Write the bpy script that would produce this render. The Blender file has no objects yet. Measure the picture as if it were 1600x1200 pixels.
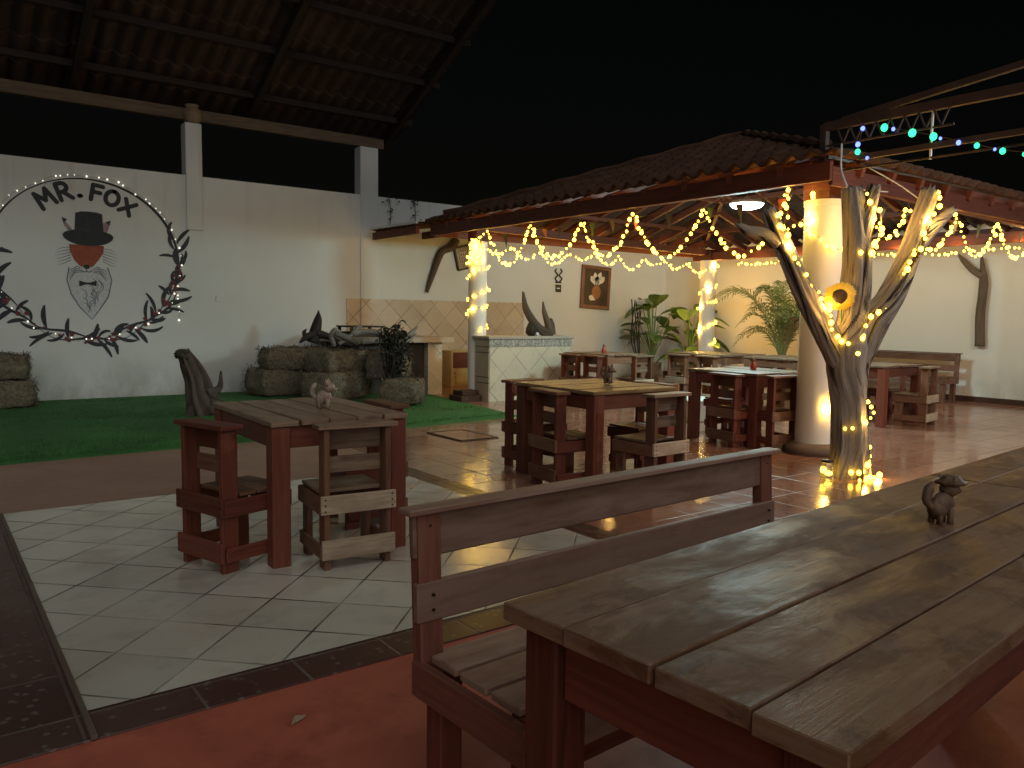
import bpy, bmesh, math, random
from mathutils import Vector, Matrix, noise
S = bpy.context.scene
COL = S.collection
R = math.radians
rnd = random.Random(7)
YA, XB = 12.71, 13.96          # faces of the two boundary walls
# ------------------------------------------------------------------ materials
def new_mat(name):
    m = bpy.data.materials.new(name); m.use_nodes = True
    nt = m.node_tree; b = nt.nodes['Principled BSDF']
    return m, nt, b
def N(nt, t, **kw):
    n = nt.nodes.new(t)
    for k, v in kw.items(): setattr(n, k, v)
    return n
def L(nt, a, b): nt.links.new(a, b)
def ramp(nt, fac, stops):
    r = N(nt, 'ShaderNodeValToRGB'); e = r.color_ramp.elements
    while len(e) < len(stops): e.new(0.5)
    for i, (p, c) in enumerate(stops):
        e[i].position = p; e[i].color = (*c, 1) if len(c) == 3 else c
    L(nt, fac, r.inputs[0]); return r.outputs[0]
def mapping(nt, src, scale=(1, 1, 1), rot=(0, 0, 0), loc=(0, 0, 0)):
    mp = N(nt, 'ShaderNodeMapping'); mp.inputs['Scale'].default_value = scale
    mp.inputs['Rotation'].default_value = rot; mp.inputs['Location'].default_value = loc
    L(nt, src, mp.inputs[0]); return mp.outputs[0]
def noise_tex(nt, vec, scale, detail=4, rough=.55, dist=0):
    n = N(nt, 'ShaderNodeTexNoise'); n.inputs['Scale'].default_value = scale
    n.inputs['Detail'].default_value = detail; n.inputs['Roughness'].default_value = rough
    n.inputs['Distortion'].default_value = dist
    L(nt, vec, n.inputs['Vector']); return n.outputs['Fac']
def mixc(nt, fac, a, b, mode='MIX'):
    m = N(nt, 'ShaderNodeMix', data_type='RGBA', blend_type=mode)
    if isinstance(fac, (int, float)): m.inputs[0].default_value = fac
    else: L(nt, fac, m.inputs[0])
    for s, v in ((6, a), (7, b)):
        if isinstance(v, tuple): m.inputs[s].default_value = (*v, 1) if len(v) == 3 else v
        else: L(nt, v, m.inputs[s])
    return m.outputs[2]
def math_n(nt, op, a, b=None, c=None):
    m = N(nt, 'ShaderNodeMath', operation=op)
    for i, v in enumerate((a, b, c)):
        if v is None: continue
        if isinstance(v, (int, float)): m.inputs[i].default_value = v
        else: L(nt, v, m.inputs[i])
    return m.outputs[0]
def bump(nt, b, h, strength=.3, dist=.01):
    n = N(nt, 'ShaderNodeBump'); n.inputs['Strength'].default_value = strength
    n.inputs['Distance'].default_value = dist
    L(nt, h, n.inputs['Height']); L(nt, n.outputs[0], b.inputs['Normal'])
def pos(nt): return N(nt, 'ShaderNodeNewGeometry').outputs['Position']
def objc(nt): return N(nt, 'ShaderNodeTexCoord').outputs['Object']
def uvc(nt): return N(nt, 'ShaderNodeTexCoord').outputs['UV']
M = {}
def wood(name, dark, mid, light, rough=.55, wear=None, wear_amt=.5, gloss_var=.2, grain=28):
    m, nt, b = new_mat(name); uv = uvc(nt)
    oi = N(nt, 'ShaderNodeObjectInfo').outputs['Random']
    g = noise_tex(nt, mapping(nt, uv, (1.6, grain, 1)), 1.6, 6, .62, .6)
    c = ramp(nt, g, [(.28, dark), (.5, mid), (.74, light)])
    tone = noise_tex(nt, mapping(nt, uv, (.35, .8, 1)), 1.0, 2, .5)
    c = mixc(nt, ramp(nt, tone, [(.3, (0, 0, 0)), (.7, (1, 1, 1))]), c, mixc(nt, .55, c, light), 'MIX')
    # knots
    v = N(nt, 'ShaderNodeTexVoronoi'); v.inputs['Scale'].default_value = 1.0
    L(nt, mapping(nt, uv, (2.2, 7, 1)), v.inputs['Vector'])
    kn = ramp(nt, v.outputs['Distance'], [(.05, (1, 1, 1)), (.13, (0, 0, 0))])
    c = mixc(nt, math_n(nt, 'MULTIPLY', kn, .6), c, dark)
    if wear:
        w = noise_tex(nt, mapping(nt, uv, (2.2, 5, 1), loc=(3, 1, 0)), 1.4, 7, .68, .4)
        c = mixc(nt, math_n(nt, 'MULTIPLY', ramp(nt, w, [(.47, (0, 0, 0)), (.66, (1, 1, 1))]), wear_amt), c, wear)
    b.inputs['Specular IOR Level'].default_value = .3
    hs = N(nt, 'ShaderNodeHueSaturation'); L(nt, c, hs.inputs['Color'])
    L(nt, math_n(nt, 'MULTIPLY_ADD', oi, .5, .75), hs.inputs['Value'])
    L(nt, hs.outputs[0], b.inputs['Base Color'])
    r = math_n(nt, 'MULTIPLY_ADD', noise_tex(nt, mapping(nt, uv, (3, 9, 1)), 2, 5), gloss_var * 2, rough - gloss_var)
    L(nt, r, b.inputs['Roughness'])
    bump(nt, b, g, .35, .004); M[name] = m
wood('red_wood', (.055, .015, .009), (.140, .036, .021), (.20, .062, .036), .5, (.12, .045, .028), .6)
wood('bench_red', (.10, .034, .020), (.19, .066, .041), (.27, .11, .072), .6, (.20, .085, .055), .5)
wood('brown_wood', (.05, .023, .013), (.13, .056, .031), (.22, .105, .06), .5, (.26, .155, .10), .45)
wood('pale_wood', (.20, .14, .09), (.42, .31, .21), (.55, .43, .31), .6, (.12, .08, .055), .4)
wood('worn_wood', (.07, .042, .026), (.18, .115, .074), (.28, .195, .135), .42, (.085, .040, .020), .6, .16)
def top_wood():
    m, nt, b = new_mat('top_wood'); uv = uvc(nt)
    g = noise_tex(nt, mapping(nt, uv, (1.1, 16, 1)), 1.8, 7, .66, 1.1)
    c = ramp(nt, g, [(.30, (.185, .092, .050)), (.5, (.245, .135, .078)), (.72, (.30, .175, .108))])
    st = noise_tex(nt, mapping(nt, uv, (1.6, 2.8, 1)), 1.9, 7, .70, .7)
    c = mixc(nt, math_n(nt, 'MULTIPLY', ramp(nt, st, [(.48, (0, 0, 0)), (.56, (1, 1, 1))]), .70), c, (.120, .048, .020))
    s2 = noise_tex(nt, mapping(nt, uv, (1.2, 2.2, 1), loc=(7, 3, 0)), 2.4, 7, .7, .4)
    c = mixc(nt, math_n(nt, 'MULTIPLY', ramp(nt, s2, [(.54, (0, 0, 0)), (.62, (1, 1, 1))]), .5), c, (.28, .20, .145))
    s3 = noise_tex(nt, mapping(nt, uv, (2.2, 5, 1), loc=(1, 9, 0)), 2.6, 6, .7, .3)
    c = mixc(nt, math_n(nt, 'MULTIPLY', ramp(nt, s3, [(.60, (0, 0, 0)), (.70, (1, 1, 1))]), .6), c, (.050, .026, .016))
    v = N(nt, 'ShaderNodeTexVoronoi'); v.inputs['Scale'].default_value = 1.0
    L(nt, mapping(nt, uv, (1.7, 8, 1)), v.inputs['Vector'])
    kn = ramp(nt, v.outputs['Distance'], [(.06, (1, 1, 1)), (.15, (0, 0, 0))])
    c = mixc(nt, math_n(nt, 'MULTIPLY', kn, .65), c, (.035, .016, .01))
    sc = noise_tex(nt, mapping(nt, uv, (12, 90, 1), (0, 0, .35)), 3, 3, .6)
    c = mixc(nt, math_n(nt, 'MULTIPLY', ramp(nt, sc, [(.67, (0, 0, 0)), (.70, (1, 1, 1))]), .4), c, (.34, .29, .24))
    L(nt, c, b.inputs['Base Color']); b.inputs['Specular IOR Level'].default_value = .13
    L(nt, math_n(nt, 'ADD', ramp(nt, s2, [(.40, (.40, .40, .40)), (.62, (.72, .72, .72))]), math_n(nt, 'MULTIPLY', g, .08)), b.inputs['Roughness'])
    bump(nt, b, math_n(nt, 'ADD', math_n(nt, 'MULTIPLY', g, .8), s2), .5, .004); M['top_wood'] = m
top_wood()
wood('varnished_wood', (.13, .075, .035), (.26, .165, .08), (.36, .25, .13), .30, (.16, .075, .03), .7, .1)  # yellower and glossier than the other tops, toward the garland's yellow reflection
wood('stump_wood', (.015, .010, .007), (.055, .040, .030), (.13, .10, .08), .8, (.03, .022, .016), .5, .1, 5)
wood('bench_wood', (.18, .095, .062), (.29, .175, .125), (.37, .24, .18), .6, (.20, .085, .05), .6, .15, 14)
wood('dark_beam', (.008, .005, .004), (.022, .013, .009), (.04, .024, .016), .7)
wood('beam_wood', (.04, .012, .007), (.095, .025, .014), (.14, .042, .024), .6)
wood('driftwood', (.03, .02, .013), (.085, .058, .038), (.17, .125, .085), .7, None, .5, .1, 14)
wood('dark_drift', (.007, .006, .005), (.022, .017, .013), (.055, .045, .036), .7, None, .5, .1, 14)
wood('grey_drift', (.05, .045, .04), (.15, .135, .115), (.30, .28, .24), .7, None, .5, .1, 14)
def bark():
    m, nt, b = new_mat('tree_bark'); uv = uvc(nt)
    g = noise_tex(nt, mapping(nt, uv, (.8, 30, 1)), 1.5, 7, .68, .5)
    g2 = noise_tex(nt, mapping(nt, uv, (5, 40, 1)), 2.5, 5, .7)
    g3 = noise_tex(nt, mapping(nt, uv, (.7, 11, 1), loc=(4, 2, 0)), 1.6, 4, .6, .7)
    c = ramp(nt, g, [(.32, (.10, .075, .055)), (.45, (.26, .215, .165)), (.58, (.42, .365, .30)), (.78, (.62, .57, .49))])
    c = mixc(nt, .35, c, ramp(nt, g2, [(.3, (.14, .11, .085)), (.7, (.48, .43, .36))]))
    crack = ramp(nt, g3, [(.375, (1, 1, 1)), (.435, (0, 0, 0))])
    c = mixc(nt, math_n(nt, 'MULTIPLY', crack, .93), c, (.018, .010, .006))
    L(nt, c, b.inputs['Base Color']); b.inputs['Roughness'].default_value = .8; b.inputs['Specular IOR Level'].default_value = .2
    h = math_n(nt, 'SUBTRACT', math_n(nt, 'ADD', g, math_n(nt, 'MULTIPLY', g2, .4)), math_n(nt, 'MULTIPLY', crack, 1.2))
    bump(nt, b, h, .9, .014); M['tree_bark'] = m
bark()
def plaster(name, base, var, stain=None):
    m, nt, b = new_mat(name); p = pos(nt)
    n1 = noise_tex(nt, p, .7, 5, .6); n2 = noise_tex(nt, p, 14, 4, .6)
    c = ramp(nt, n1, [(.3, base), (.7, var)])
    if stain:
        sep = N(nt, 'ShaderNodeSeparateXYZ'); L(nt, p, sep.inputs[0])
        low = N(nt, 'ShaderNodeMapRange'); L(nt, sep.outputs[2], low.inputs[0])
        low.inputs[1].default_value = .75; low.inputs[2].default_value = .0
        st = ramp(nt, noise_tex(nt, mapping(nt, p, (1, 1, .6)), 2.3, 6, .65), [(.38, (0, 0, 0)), (.60, (1, 1, 1))])
        c = mixc(nt, math_n(nt, 'MULTIPLY', math_n(nt, 'MULTIPLY', low.outputs[0], st), .75), c, stain)
        dr = ramp(nt, noise_tex(nt, mapping(nt, p, (6, 6, .35)), 1.2, 5, .6), [(.55, (0, 0, 0)), (.75, (1, 1, 1))])
        top = N(nt, 'ShaderNodeMapRange'); L(nt, sep.outputs[2], top.inputs[0])
        top.inputs[1].default_value = 2.2; top.inputs[2].default_value = 3.4
        c = mixc(nt, math_n(nt, 'MULTIPLY', math_n(nt, 'MULTIPLY', top.outputs[0], dr), .35), c, stain)
    L(nt, c, b.inputs['Base Color']); b.inputs['Roughness'].default_value = .8
    bump(nt, b, mixc(nt, .4, n1, n2), .25, .012); M[name] = m
plaster('white_plaster', (.60, .62, .60), (.66, .68, .66), (.30, .28, .24))
plaster('warm_plaster', (.72, .69, .62), (.78, .75, .68), (.45, .40, .32))
plaster('column_plaster', (.76, .73, .67), (.82, .79, .73))
plaster('stone_base', (.09, .06, .045), (.17, .12, .09))
plaster('grey_cement', (.36, .31, .24), (.46, .40, .32))
def grid(name, base, base2, grout, size, ang, axes='XY', off=(0, 0), w=.006, rough=.25, cloud=1.5, space='pos', grout_amt=1.0, bmp=.4, spec=.5, speck=None, dirt_amt=.22):
    """square tiles laid in the plane of two axes, turned by ang"""
    m, nt, b = new_mat(name); p = pos(nt)
    sep = N(nt, 'ShaderNodeSeparateXYZ'); L(nt, p, sep.inputs[0])
    ia = 'XYZ'.index(axes[0]); ib = 'XYZ'.index(axes[1])
    A, B_ = sep.outputs[ia], sep.outputs[ib]
    ca, sa = math.cos(ang), math.sin(ang)
    u = math_n(nt, 'ADD', math_n(nt, 'MULTIPLY_ADD', A, ca, off[0]), math_n(nt, 'MULTIPLY', B_, sa))
    v = math_n(nt, 'ADD', math_n(nt, 'MULTIPLY_ADD', A, -sa, off[1]), math_n(nt, 'MULTIPLY', B_, ca))
    d = math_n(nt, 'MINIMUM', math_n(nt, 'PINGPONG', u, size / 2), math_n(nt, 'PINGPONG', v, size / 2))
    wob = N(nt, 'ShaderNodeMapRange'); L(nt, noise_tex(nt, p, 2.1, 3, .6), wob.inputs[0]); wob.inputs[1].default_value = .36; wob.inputs[2].default_value = .62; wob.inputs[3].default_value = .22; wob = wob.outputs[0]
    g = N(nt, 'ShaderNodeMapRange'); L(nt, d, g.inputs[0])
    g.inputs[1].default_value = w * .45; g.inputs[2].default_value = w
    g.inputs[3].default_value = 1; g.inputs[4].default_value = 0
    cell = N(nt, 'ShaderNodeCombineXYZ')
    L(nt, math_n(nt, 'FLOOR', math_n(nt, 'DIVIDE', u, size)), cell.inputs[0]); L(nt, math_n(nt, 'FLOOR', math_n(nt, 'DIVIDE', v, size)), cell.inputs[1])
    wn = N(nt, 'ShaderNodeTexWhiteNoise'); L(nt, cell.outputs[0], wn.inputs[0])
    cl = noise_tex(nt, p, cloud, 6, .62, .4)
    c = ramp(nt, mixc(nt, .35, cl, wn.outputs[0]), [(.3, base), (.68, base2)])
    if speck:
        sp = N(nt, 'ShaderNodeTexVoronoi'); sp.inputs['Scale'].default_value = 22; L(nt, p, sp.inputs['Vector'])
        c = mixc(nt, ramp(nt, sp.outputs['Distance'], [(.18, (1, 1, 1)), (.26, (0, 0, 0))]), c, speck)
    dirt = ramp(nt, noise_tex(nt, p, 3.3, 6, .7), [(.5, (0, 0, 0)), (.72, (1, 1, 1))])
    c = mixc(nt, math_n(nt, 'MULTIPLY', dirt, dirt_amt), c, grout)
    c = mixc(nt, math_n(nt, 'MULTIPLY', g.outputs[0], math_n(nt, 'MULTIPLY', wob, grout_amt)), c, grout)
    L(nt, c, b.inputs['Base Color'])
    rg = math_n(nt, 'MULTIPLY_ADD', noise_tex(nt, p, 4, 5, .65), .22, rough - .11)
    L(nt, math_n(nt, 'ADD', rg, math_n(nt, 'MULTIPLY', g.outputs[0], .4)), b.inputs['Roughness'])
    b.inputs['Specular IOR Level'].default_value = spec
    hgt = math_n(nt, 'ADD', math_n(nt, 'MULTIPLY', g.outputs[0], -1), math_n(nt, 'MULTIPLY', noise_tex(nt, p, 3, 3), .5))
    bump(nt, b, hgt, bmp, .004); M[name] = m
grid('terracotta_tiles', (.25, .115, .072), (.36, .175, .115), (.05, .025, .017), .40, 0, off=(.30, .15), w=.007, rough=.15, spec=.85, grout_amt=.65)
grid('red_floor', (.31, .070, .044), (.54, .145, .092), (.16, .035, .022), 60, 0, off=(23, 27), w=.006, rough=.58, grout_amt=.05, spec=.3, dirt_amt=.55, cloud=2.2)
grid('white_tiles', (.50, .46, .385), (.62, .575, .49), (.045, .038, .03), .325, R(45), off=(-.113 * .7, .06), w=.007, rough=.2)
grid('border_tiles', (.060, .028, .022), (.095, .046, .036), (.15, .11, .09), .36, 0, off=(.0, .1), w=.007, rough=.35, speck=(.155, .11, .09))  # dark tile, colour darkened further for the shade over the left border
grid('wall_tiles', (.46, .36, .25), (.56, .45, .33), (.16, .11, .07), .33, R(45), axes='XZ', off=(.1, .1), w=.008, rough=.35)
grid('bar_tiles', (.60, .50, .36), (.68, .575, .425), (.20, .17, .13), .36, R(45), axes='XZ', off=(.0, .12), w=.008, rough=.3)
def turf():
    m, nt, b = new_mat('turf'); p = pos(nt)
    n = noise_tex(nt, p, 60, 4, .7); n2 = noise_tex(nt, p, 1.6, 5, .6)
    c = ramp(nt, mixc(nt, .5, n, n2), [(.3, (.018, .075, .016)), (.7, (.055, .23, .048))])
    L(nt, c, b.inputs['Base Color']); b.inputs['Roughness'].default_value = .8
    bump(nt, b, n, .9, .02); M['turf'] = m
turf()
def simple(name, c1, c2, scale=6, rough=.6, metal=0, bmp=.15, spec=.5):
    m, nt, b = new_mat(name); o = objc(nt)
    n = noise_tex(nt, o, scale, 5, .6)
    L(nt, ramp(nt, n, [(.3, c1), (.7, c2)]), b.inputs['Base Color'])
    b.inputs['Roughness'].default_value = rough; b.inputs['Metallic'].default_value = metal
    b.inputs['Specular IOR Level'].default_value = spec
    bump(nt, b, n, bmp, .01); M[name] = m
simple('clay_tile', (.045, .022, .013), (.095, .048, .030), 3, .9, spec=.2)
simple('old_clay_tile', (.045, .028, .021), (.09, .058, .044), 2, .9, spec=.2)
simple('straw', (.085, .068, .045), (.23, .185, .125), 30, .85, 0, .8)
simple('dark_metal', (.03, .022, .018), (.07, .05, .04), 8, .5, .6)
simple('red_steel', (.035, .020, .017), (.07, .040, .034), 5, .6, .1)
simple('chrome', (.6, .6, .6), (.75, .75, .75), 5, .15, 1, 0)
simple('ink', (.006, .011, .012), (.014, .021, .022), 12, .55, 0, .02)
simple('ink_leaf', (.010, .013, .018), (.026, .030, .038), 10, .55, 0, .02)
simple('ink_grey', (.10, .12, .13), (.20, .23, .25), 18, .7, 0, .02)
simple('fur_white', (.45, .46, .47), (.60, .61, .62), 25, .8, 0, .02)
simple('fox_orange', (.20, .045, .022), (.36, .085, .042), 9, .7, 0, .02)
simple('ear_paint', (.22, .14, .13), (.38, .30, .29), 14, .7, 0, .02)
simple('blossom', (.10, .022, .026), (.22, .05, .055), 20, .7, 0, .02)
simple('leaf_green', (.085, .16, .035), (.17, .27, .07), 5, .45, 0, .1)
simple('palm_green', (.13, .18, .04), (.30, .34, .11), 4, .5, 0, .1)
simple('dry_palm', (.20, .10, .035), (.34, .19, .08), 4, .6, 0, .1)
simple('vine_green', (.010, .014, .008), (.028, .034, .018), 6, .6, 0, .1)
simple('clay_pot', (.16, .11, .07), (.30, .22, .14), 6, .8)
simple('figurine_wood', (.11, .06, .035), (.27, .165, .10), 25, .55, 0, .4)
simple('pale_figurine', (.22, .15, .105), (.42, .32, .25), 25, .6, 0, .3)
simple('dark_paint', (.020, .014, .010), (.045, .03, .02), 5, .5)
simple('petal_white', (.6, .57, .48), (.78, .75, .66), 30, .6, 0, .05)
simple('petal_yellow', (.80, .50, .03), (.88, .62, .07), 30, .5, 0, .05)
simple('seed_brown', (.012, .006, .004), (.05, .025, .014), 60, .8, 0, .6)
simple('painted_vase', (.22, .085, .03), (.34, .14, .055), 10, .5, 0, .05)
simple('white_plastic', (.6, .6, .58), (.68, .68, .66), 3, .4, 0, .02)
simple('red_plastic', (.30, .035, .018), (.40, .06, .03), 3, .3, 0, .02)
simple('yellow_board', (.42, .30, .12), (.55, .40, .18), 6, .6)
simple('wire', (.06, .04, .02), (.12, .08, .04), 6, .5, 0, 0)
simple('wicker', (.30, .24, .15), (.55, .47, .33), 60, .7, 0, .5)
simple('flag_green', (.03, .06, .03), (.05, .09, .05), 8, .8)
simple('flag_white', (.12, .10, .07), (.2, .17, .12), 8, .8)
simple('flag_red', (.14, .025, .02), (.2, .045, .03), 8, .8)
simple('pale_block', (.48, .52, .47), (.60, .63, .58), 3, .55)
def frieze():
    m, nt, b = new_mat('frieze_tiles'); p = pos(nt)
    v = N(nt, 'ShaderNodeTexVoronoi', feature='DISTANCE_TO_EDGE'); v.inputs['Scale'].default_value = 22
    L(nt, p, v.inputs['Vector'])
    c = ramp(nt, v.outputs[0], [(.04, (.16, .15, .13)), (.16, (.50, .44, .35))])
    c = mixc(nt, .4, c, ramp(nt, noise_tex(nt, p, 30, 4), [(.4, (.10, .10, .10)), (.6, (.5, .44, .36))]))
    sep = N(nt, 'ShaderNodeSeparateXYZ'); L(nt, p, sep.inputs[0])
    d = math_n(nt, 'PINGPONG', sep.outputs[0], .10)
    c = mixc(nt, math_n(nt, 'LESS_THAN', d, .007), c, (.5, .48, .42))
    L(nt, c, b.inputs['Base Color']); b.inputs['Roughness'].default_value = .35; M['frieze_tiles'] = m
frieze()
def emis(name, col, strength):
    m = bpy.data.materials.new(name); m.use_nodes = True; nt = m.node_tree
    nt.nodes.remove(nt.nodes['Principled BSDF']); e = nt.nodes.new('ShaderNodeEmission')
    e.inputs[0].default_value = (*col, 1); e.inputs[1].default_value = strength
    nt.links.new(e.outputs[0], nt.nodes['Material Output'].inputs[0]); M[name] = m
WARM = (1.0, .55, .13)
emis('warm_bulb', (1.0, .60, .05), 12)
emis('cool_bulb', (1.0, .92, .74), 1.5)
emis('green_bulb', (.05, 1.0, .40), 2.2)
emis('blue_bulb', (.16, .24, 1.0), 3.0)
emis('lamp_white', (.92, .97, 1.0), 12)
m, nt, b = new_mat('jar_glass'); b.inputs['Transmission Weight'].default_value = .9
b.inputs['Roughness'].default_value = .08; b.inputs['Base Color'].default_value = (.9, .88, .8, 1); M['jar_glass'] = m
# ------------------------------------------------------------------ builders
class MB:
    def __init__(s): s.v = []; s.f = []; s.uv = []
    def face(s, vs, uv): s.f.append(vs); s.uv.append(uv)
    def box(s, c, size, rot=None):
        c = Vector(c); n = len(s.v); rot = rot or Matrix.Identity(3)
        h = [x / 2 for x in size]
        for sx in (-1, 1):
            for sy in (-1, 1):
                for sz in (-1, 1):
                    s.v.append(c + rot @ Vector((sx * h[0], sy * h[1], sz * h[2])))
        la = max(range(3), key=lambda i: size[i])
        off = (rnd.uniform(0, 60), rnd.uniform(0, 60))
        for ax, idx in ((0, (0, 1, 3, 2)), (0, (4, 6, 7, 5)), (1, (0, 4, 5, 1)), (1, (2, 3, 7, 6)), (2, (0, 2, 6, 4)), (2, (1, 5, 7, 3))):
            oth = [a for a in range(3) if a != ax]
            if la in oth: ua, va = la, [a for a in oth if a != la][0]
            else: ua, va = oth
            uv = []
            for i in idx:
                co = ((i >> 2 & 1) * size[0], (i >> 1 & 1) * size[1], (i & 1) * size[2])
                uv.append((off[0] + co[ua], off[1] + co[va] + ax * .37))
            s.face([n + i for i in idx], uv)
        return s
    def b2(s, a, b_):
        a, b_ = Vector(a), Vector(b_)
        return s.box((a + b_) / 2, [abs(x) for x in (b_ - a)])
    def beam(s, p0, p1, w, h, up=(0, 0, 1)):
        p0, p1 = Vector(p0), Vector(p1); d = (p1 - p0); ln = d.length; d.normalize()
        side = Vector(up).cross(d)
        if side.length < 1e-4: side = Vector((1, 0, 0))
        side.normalize(); u2 = d.cross(side)
        return s.box((p0 + p1) / 2, (ln, w, h), Matrix((d, side, u2)).transposed())
    def tube(s, pts, rad, n=10, ridge=0, seed=0, cap=True, rag=0):
        pts = [Vector(p) for p in pts]; m = len(pts)
        if isinstance(rad, (int, float)): rad = [rad] * m
        t0 = (pts[1] - pts[0]).normalized()
        side = t0.orthogonal().normalized(); base = len(s.v); ln = 0; lens = []
        off = (rnd.uniform(0, 60), rnd.uniform(0, 60))
        for i, p in enumerate(pts):
            t = (pts[min(i + 1, m - 1)] - pts[max(i - 1, 0)]).normalized()
            side = (side - t * side.dot(t)).normalized(); up = t.cross(side)
            if i: ln += (p - pts[i - 1]).length
            lens.append(ln)
            for k in range(n):
                a = 2 * math.pi * k / n; r = rad[i]
                if ridge:
                    q = Vector((math.cos(a) * 1.6, math.sin(a) * 1.6, seed * 3.1 + ln * .35))
                    r *= 1 + ridge * (noise.noise(q * 2.0) * 1.0 + noise.noise(q * 4.5) * .6)
                pp = p + side * math.cos(a) * r + up * math.sin(a) * r
                if rag and i == m - 1: pp += t * rag * noise.noise(Vector((k * 1.7, seed, 2)))* 2
                s.v.append(pp)
        for i in range(m - 1):
            for k in range(n):
                k2 = (k + 1) % n
                pr = max(rad[i], .004) * 6.28
                s.face([base + i * n + k, base + i * n + k2, base + (i + 1) * n + k2, base + (i + 1) * n + k],
                       [(off[0] + lens[i], off[1] + pr * k / n), (off[0] + lens[i], off[1] + pr * (k + 1) / n),
                        (off[0] + lens[i + 1], off[1] + pr * (k + 1) / n), (off[0] + lens[i + 1], off[1] + pr * k / n)])
        if cap:
            for i, rev in ((0, True), (m - 1, False)):
                idx = [base + i * n + k for k in range(n)]
                if rev: idx = idx[::-1]
                s.face(idx, [(off[0] + math.cos(6.28 * k / n) * rad[i], off[1] + math.sin(6.28 * k / n) * rad[i]) for k in range(n)])
        return s
    def lathe(s, c, prof, n=20, squash=1):
        c = Vector(c); base = len(s.v); m = len(prof)
        for r, z in prof:
            for k in range(n):
                a = 2 * math.pi * k / n
                s.v.append(c + Vector((math.cos(a) * r, math.sin(a) * r * squash, z)))
        for i in range(m - 1):
            for k in range(n):
                k2 = (k + 1) % n
                s.face([base + i * n + k, base + i * n + k2, base + (i + 1) * n + k2, base + (i + 1) * n + k],
                       [(prof[i][1], k / n), (prof[i][1], (k + 1) / n), (prof[i + 1][1], (k + 1) / n), (prof[i + 1][1], k / n)])
        for i, rev in ((0, True), (m - 1, False)):
            if prof[i][0] > 1e-4:
                idx = [base + i * n + k for k in range(n)]
                s.face(idx[::-1] if rev else idx, [(k / n, 0) for k in range(n)])
        return s
    def blob(s, c, rad, rot=None, n=12, m=8, rough=0, seed=0):
        c = Vector(c); rot = rot or Matrix.Identity(3); base = len(s.v)
        for i in range(m + 1):
            th = math.pi * i / m
            for k in range(n):
                a = 2 * math.pi * k / n
                q = Vector((math.sin(th) * math.cos(a), math.sin(th) * math.sin(a), math.cos(th)))
                f = 1 + rough * noise.noise(q * 2.3 + Vector((seed, seed * 2, 0)))
                s.v.append(c + rot @ Vector((q.x * rad[0] * f, q.y * rad[1] * f, q.z * rad[2] * f)))
        for i in range(m):
            for k in range(n):
                k2 = (k + 1) % n
                s.face([base + i * n + k, base + (i + 1) * n + k, base + (i + 1) * n + k2, base + i * n + k2],
                       [(i / m, k / n), ((i + 1) / m, k / n), ((i + 1) / m, (k + 1) / n), (i / m, (k + 1) / n)])
        return s
    def poly(s, pts):
        n = len(s.v); s.v += [Vector(p) for p in pts]
        s.face(list(range(n, n + len(pts))), [(p[0], p[1] + p[2]) for p in pts]); return s
    def strip(s, left, right):
        n = len(s.v); k = len(left)
        s.v += [Vector(p) for p in left] + [Vector(p) for p in right]
        for i in range(k - 1):
            s.face([n + i, n + k + i, n + k + i + 1, n + i + 1], [(i / k, 0), (i / k, 1), ((i + 1) / k, 1), ((i + 1) / k, 0)])
        return s
    def build(s, name, mat, parent=None, bevel=0, smooth=False, local=False):
        me = bpy.data.meshes.new(name)
        off = Vector((0, 0, 0)) if (parent is None or local) else wloc(parent)
        me.from_pydata([tuple(v - off) for v in s.v], [], s.f)
        ul = me.uv_layers.new(name='UVMap')
        i = 0
        for f in s.uv:
            for u in f: ul.data[i].uv = u; i += 1
        me.update()
        if bevel:
            bm = bmesh.new(); bm.from_mesh(me)
            bmesh.ops.bevel(bm, geom=list(bm.edges), offset=bevel, segments=1, affect='EDGES', clamp_overlap=True)
            bm.to_mesh(me); bm.free()
        if smooth:
            for p in me.polygons: p.use_smooth = True
        me.materials.append(M[mat])
        o = bpy.data.objects.new(name, me); COL.objects.link(o)
        if parent: o.parent = parent
        return o
def wloc(o):
    v = Vector((0, 0, 0))
    while o: v += o.location; o = o.parent
    return v
def tag(o, label=None, cat=None, group=None, kind=None):
    if label: o['label'] = label
    if cat: o['category'] = cat
    if group: o['group'] = group
    if kind: o['kind'] = kind
    return o
def thing(name, label, cat, loc=(0, 0, 0), rz=0, group=None):
    o = bpy.data.objects.new(name, None); COL.objects.link(o)
    o.location = loc; o.rotation_euler = (0, 0, rz); o.empty_display_size = .1
    return tag(o, label, cat, group)
def copy_tree(o, parent=None):
    c = o.copy(); COL.objects.link(c)
    if parent: c.parent = parent
    for ch in list(o.children): copy_tree(ch, c)
    return c
def crv(pts, k=6):
    """Catmull-Rom through points"""
    P = [Vector(p) for p in pts]; P = [P[0] * 2 - P[1]] + P + [P[-1] * 2 - P[-2]]; out = []
    for i in range(1, len(P) - 2):
        for j in range(k):
            t = j / k; a, b_, c, d = P[i - 1], P[i], P[i + 1], P[i + 2]
            out.append(.5 * ((2 * b_) + (c - a) * t + (2 * a - 5 * b_ + 4 * c - d) * t * t + (3 * b_ - a - 3 * c + d) * t ** 3))
    out.append(P[-2]); return out
def lerps(vals, n):
    out = []
    for i in range(n):
        f = i / (n - 1) * (len(vals) - 1); k = min(int(f), len(vals) - 2)
        out.append(vals[k] + (vals[k + 1] - vals[k]) * (f - k))
    return out
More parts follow.
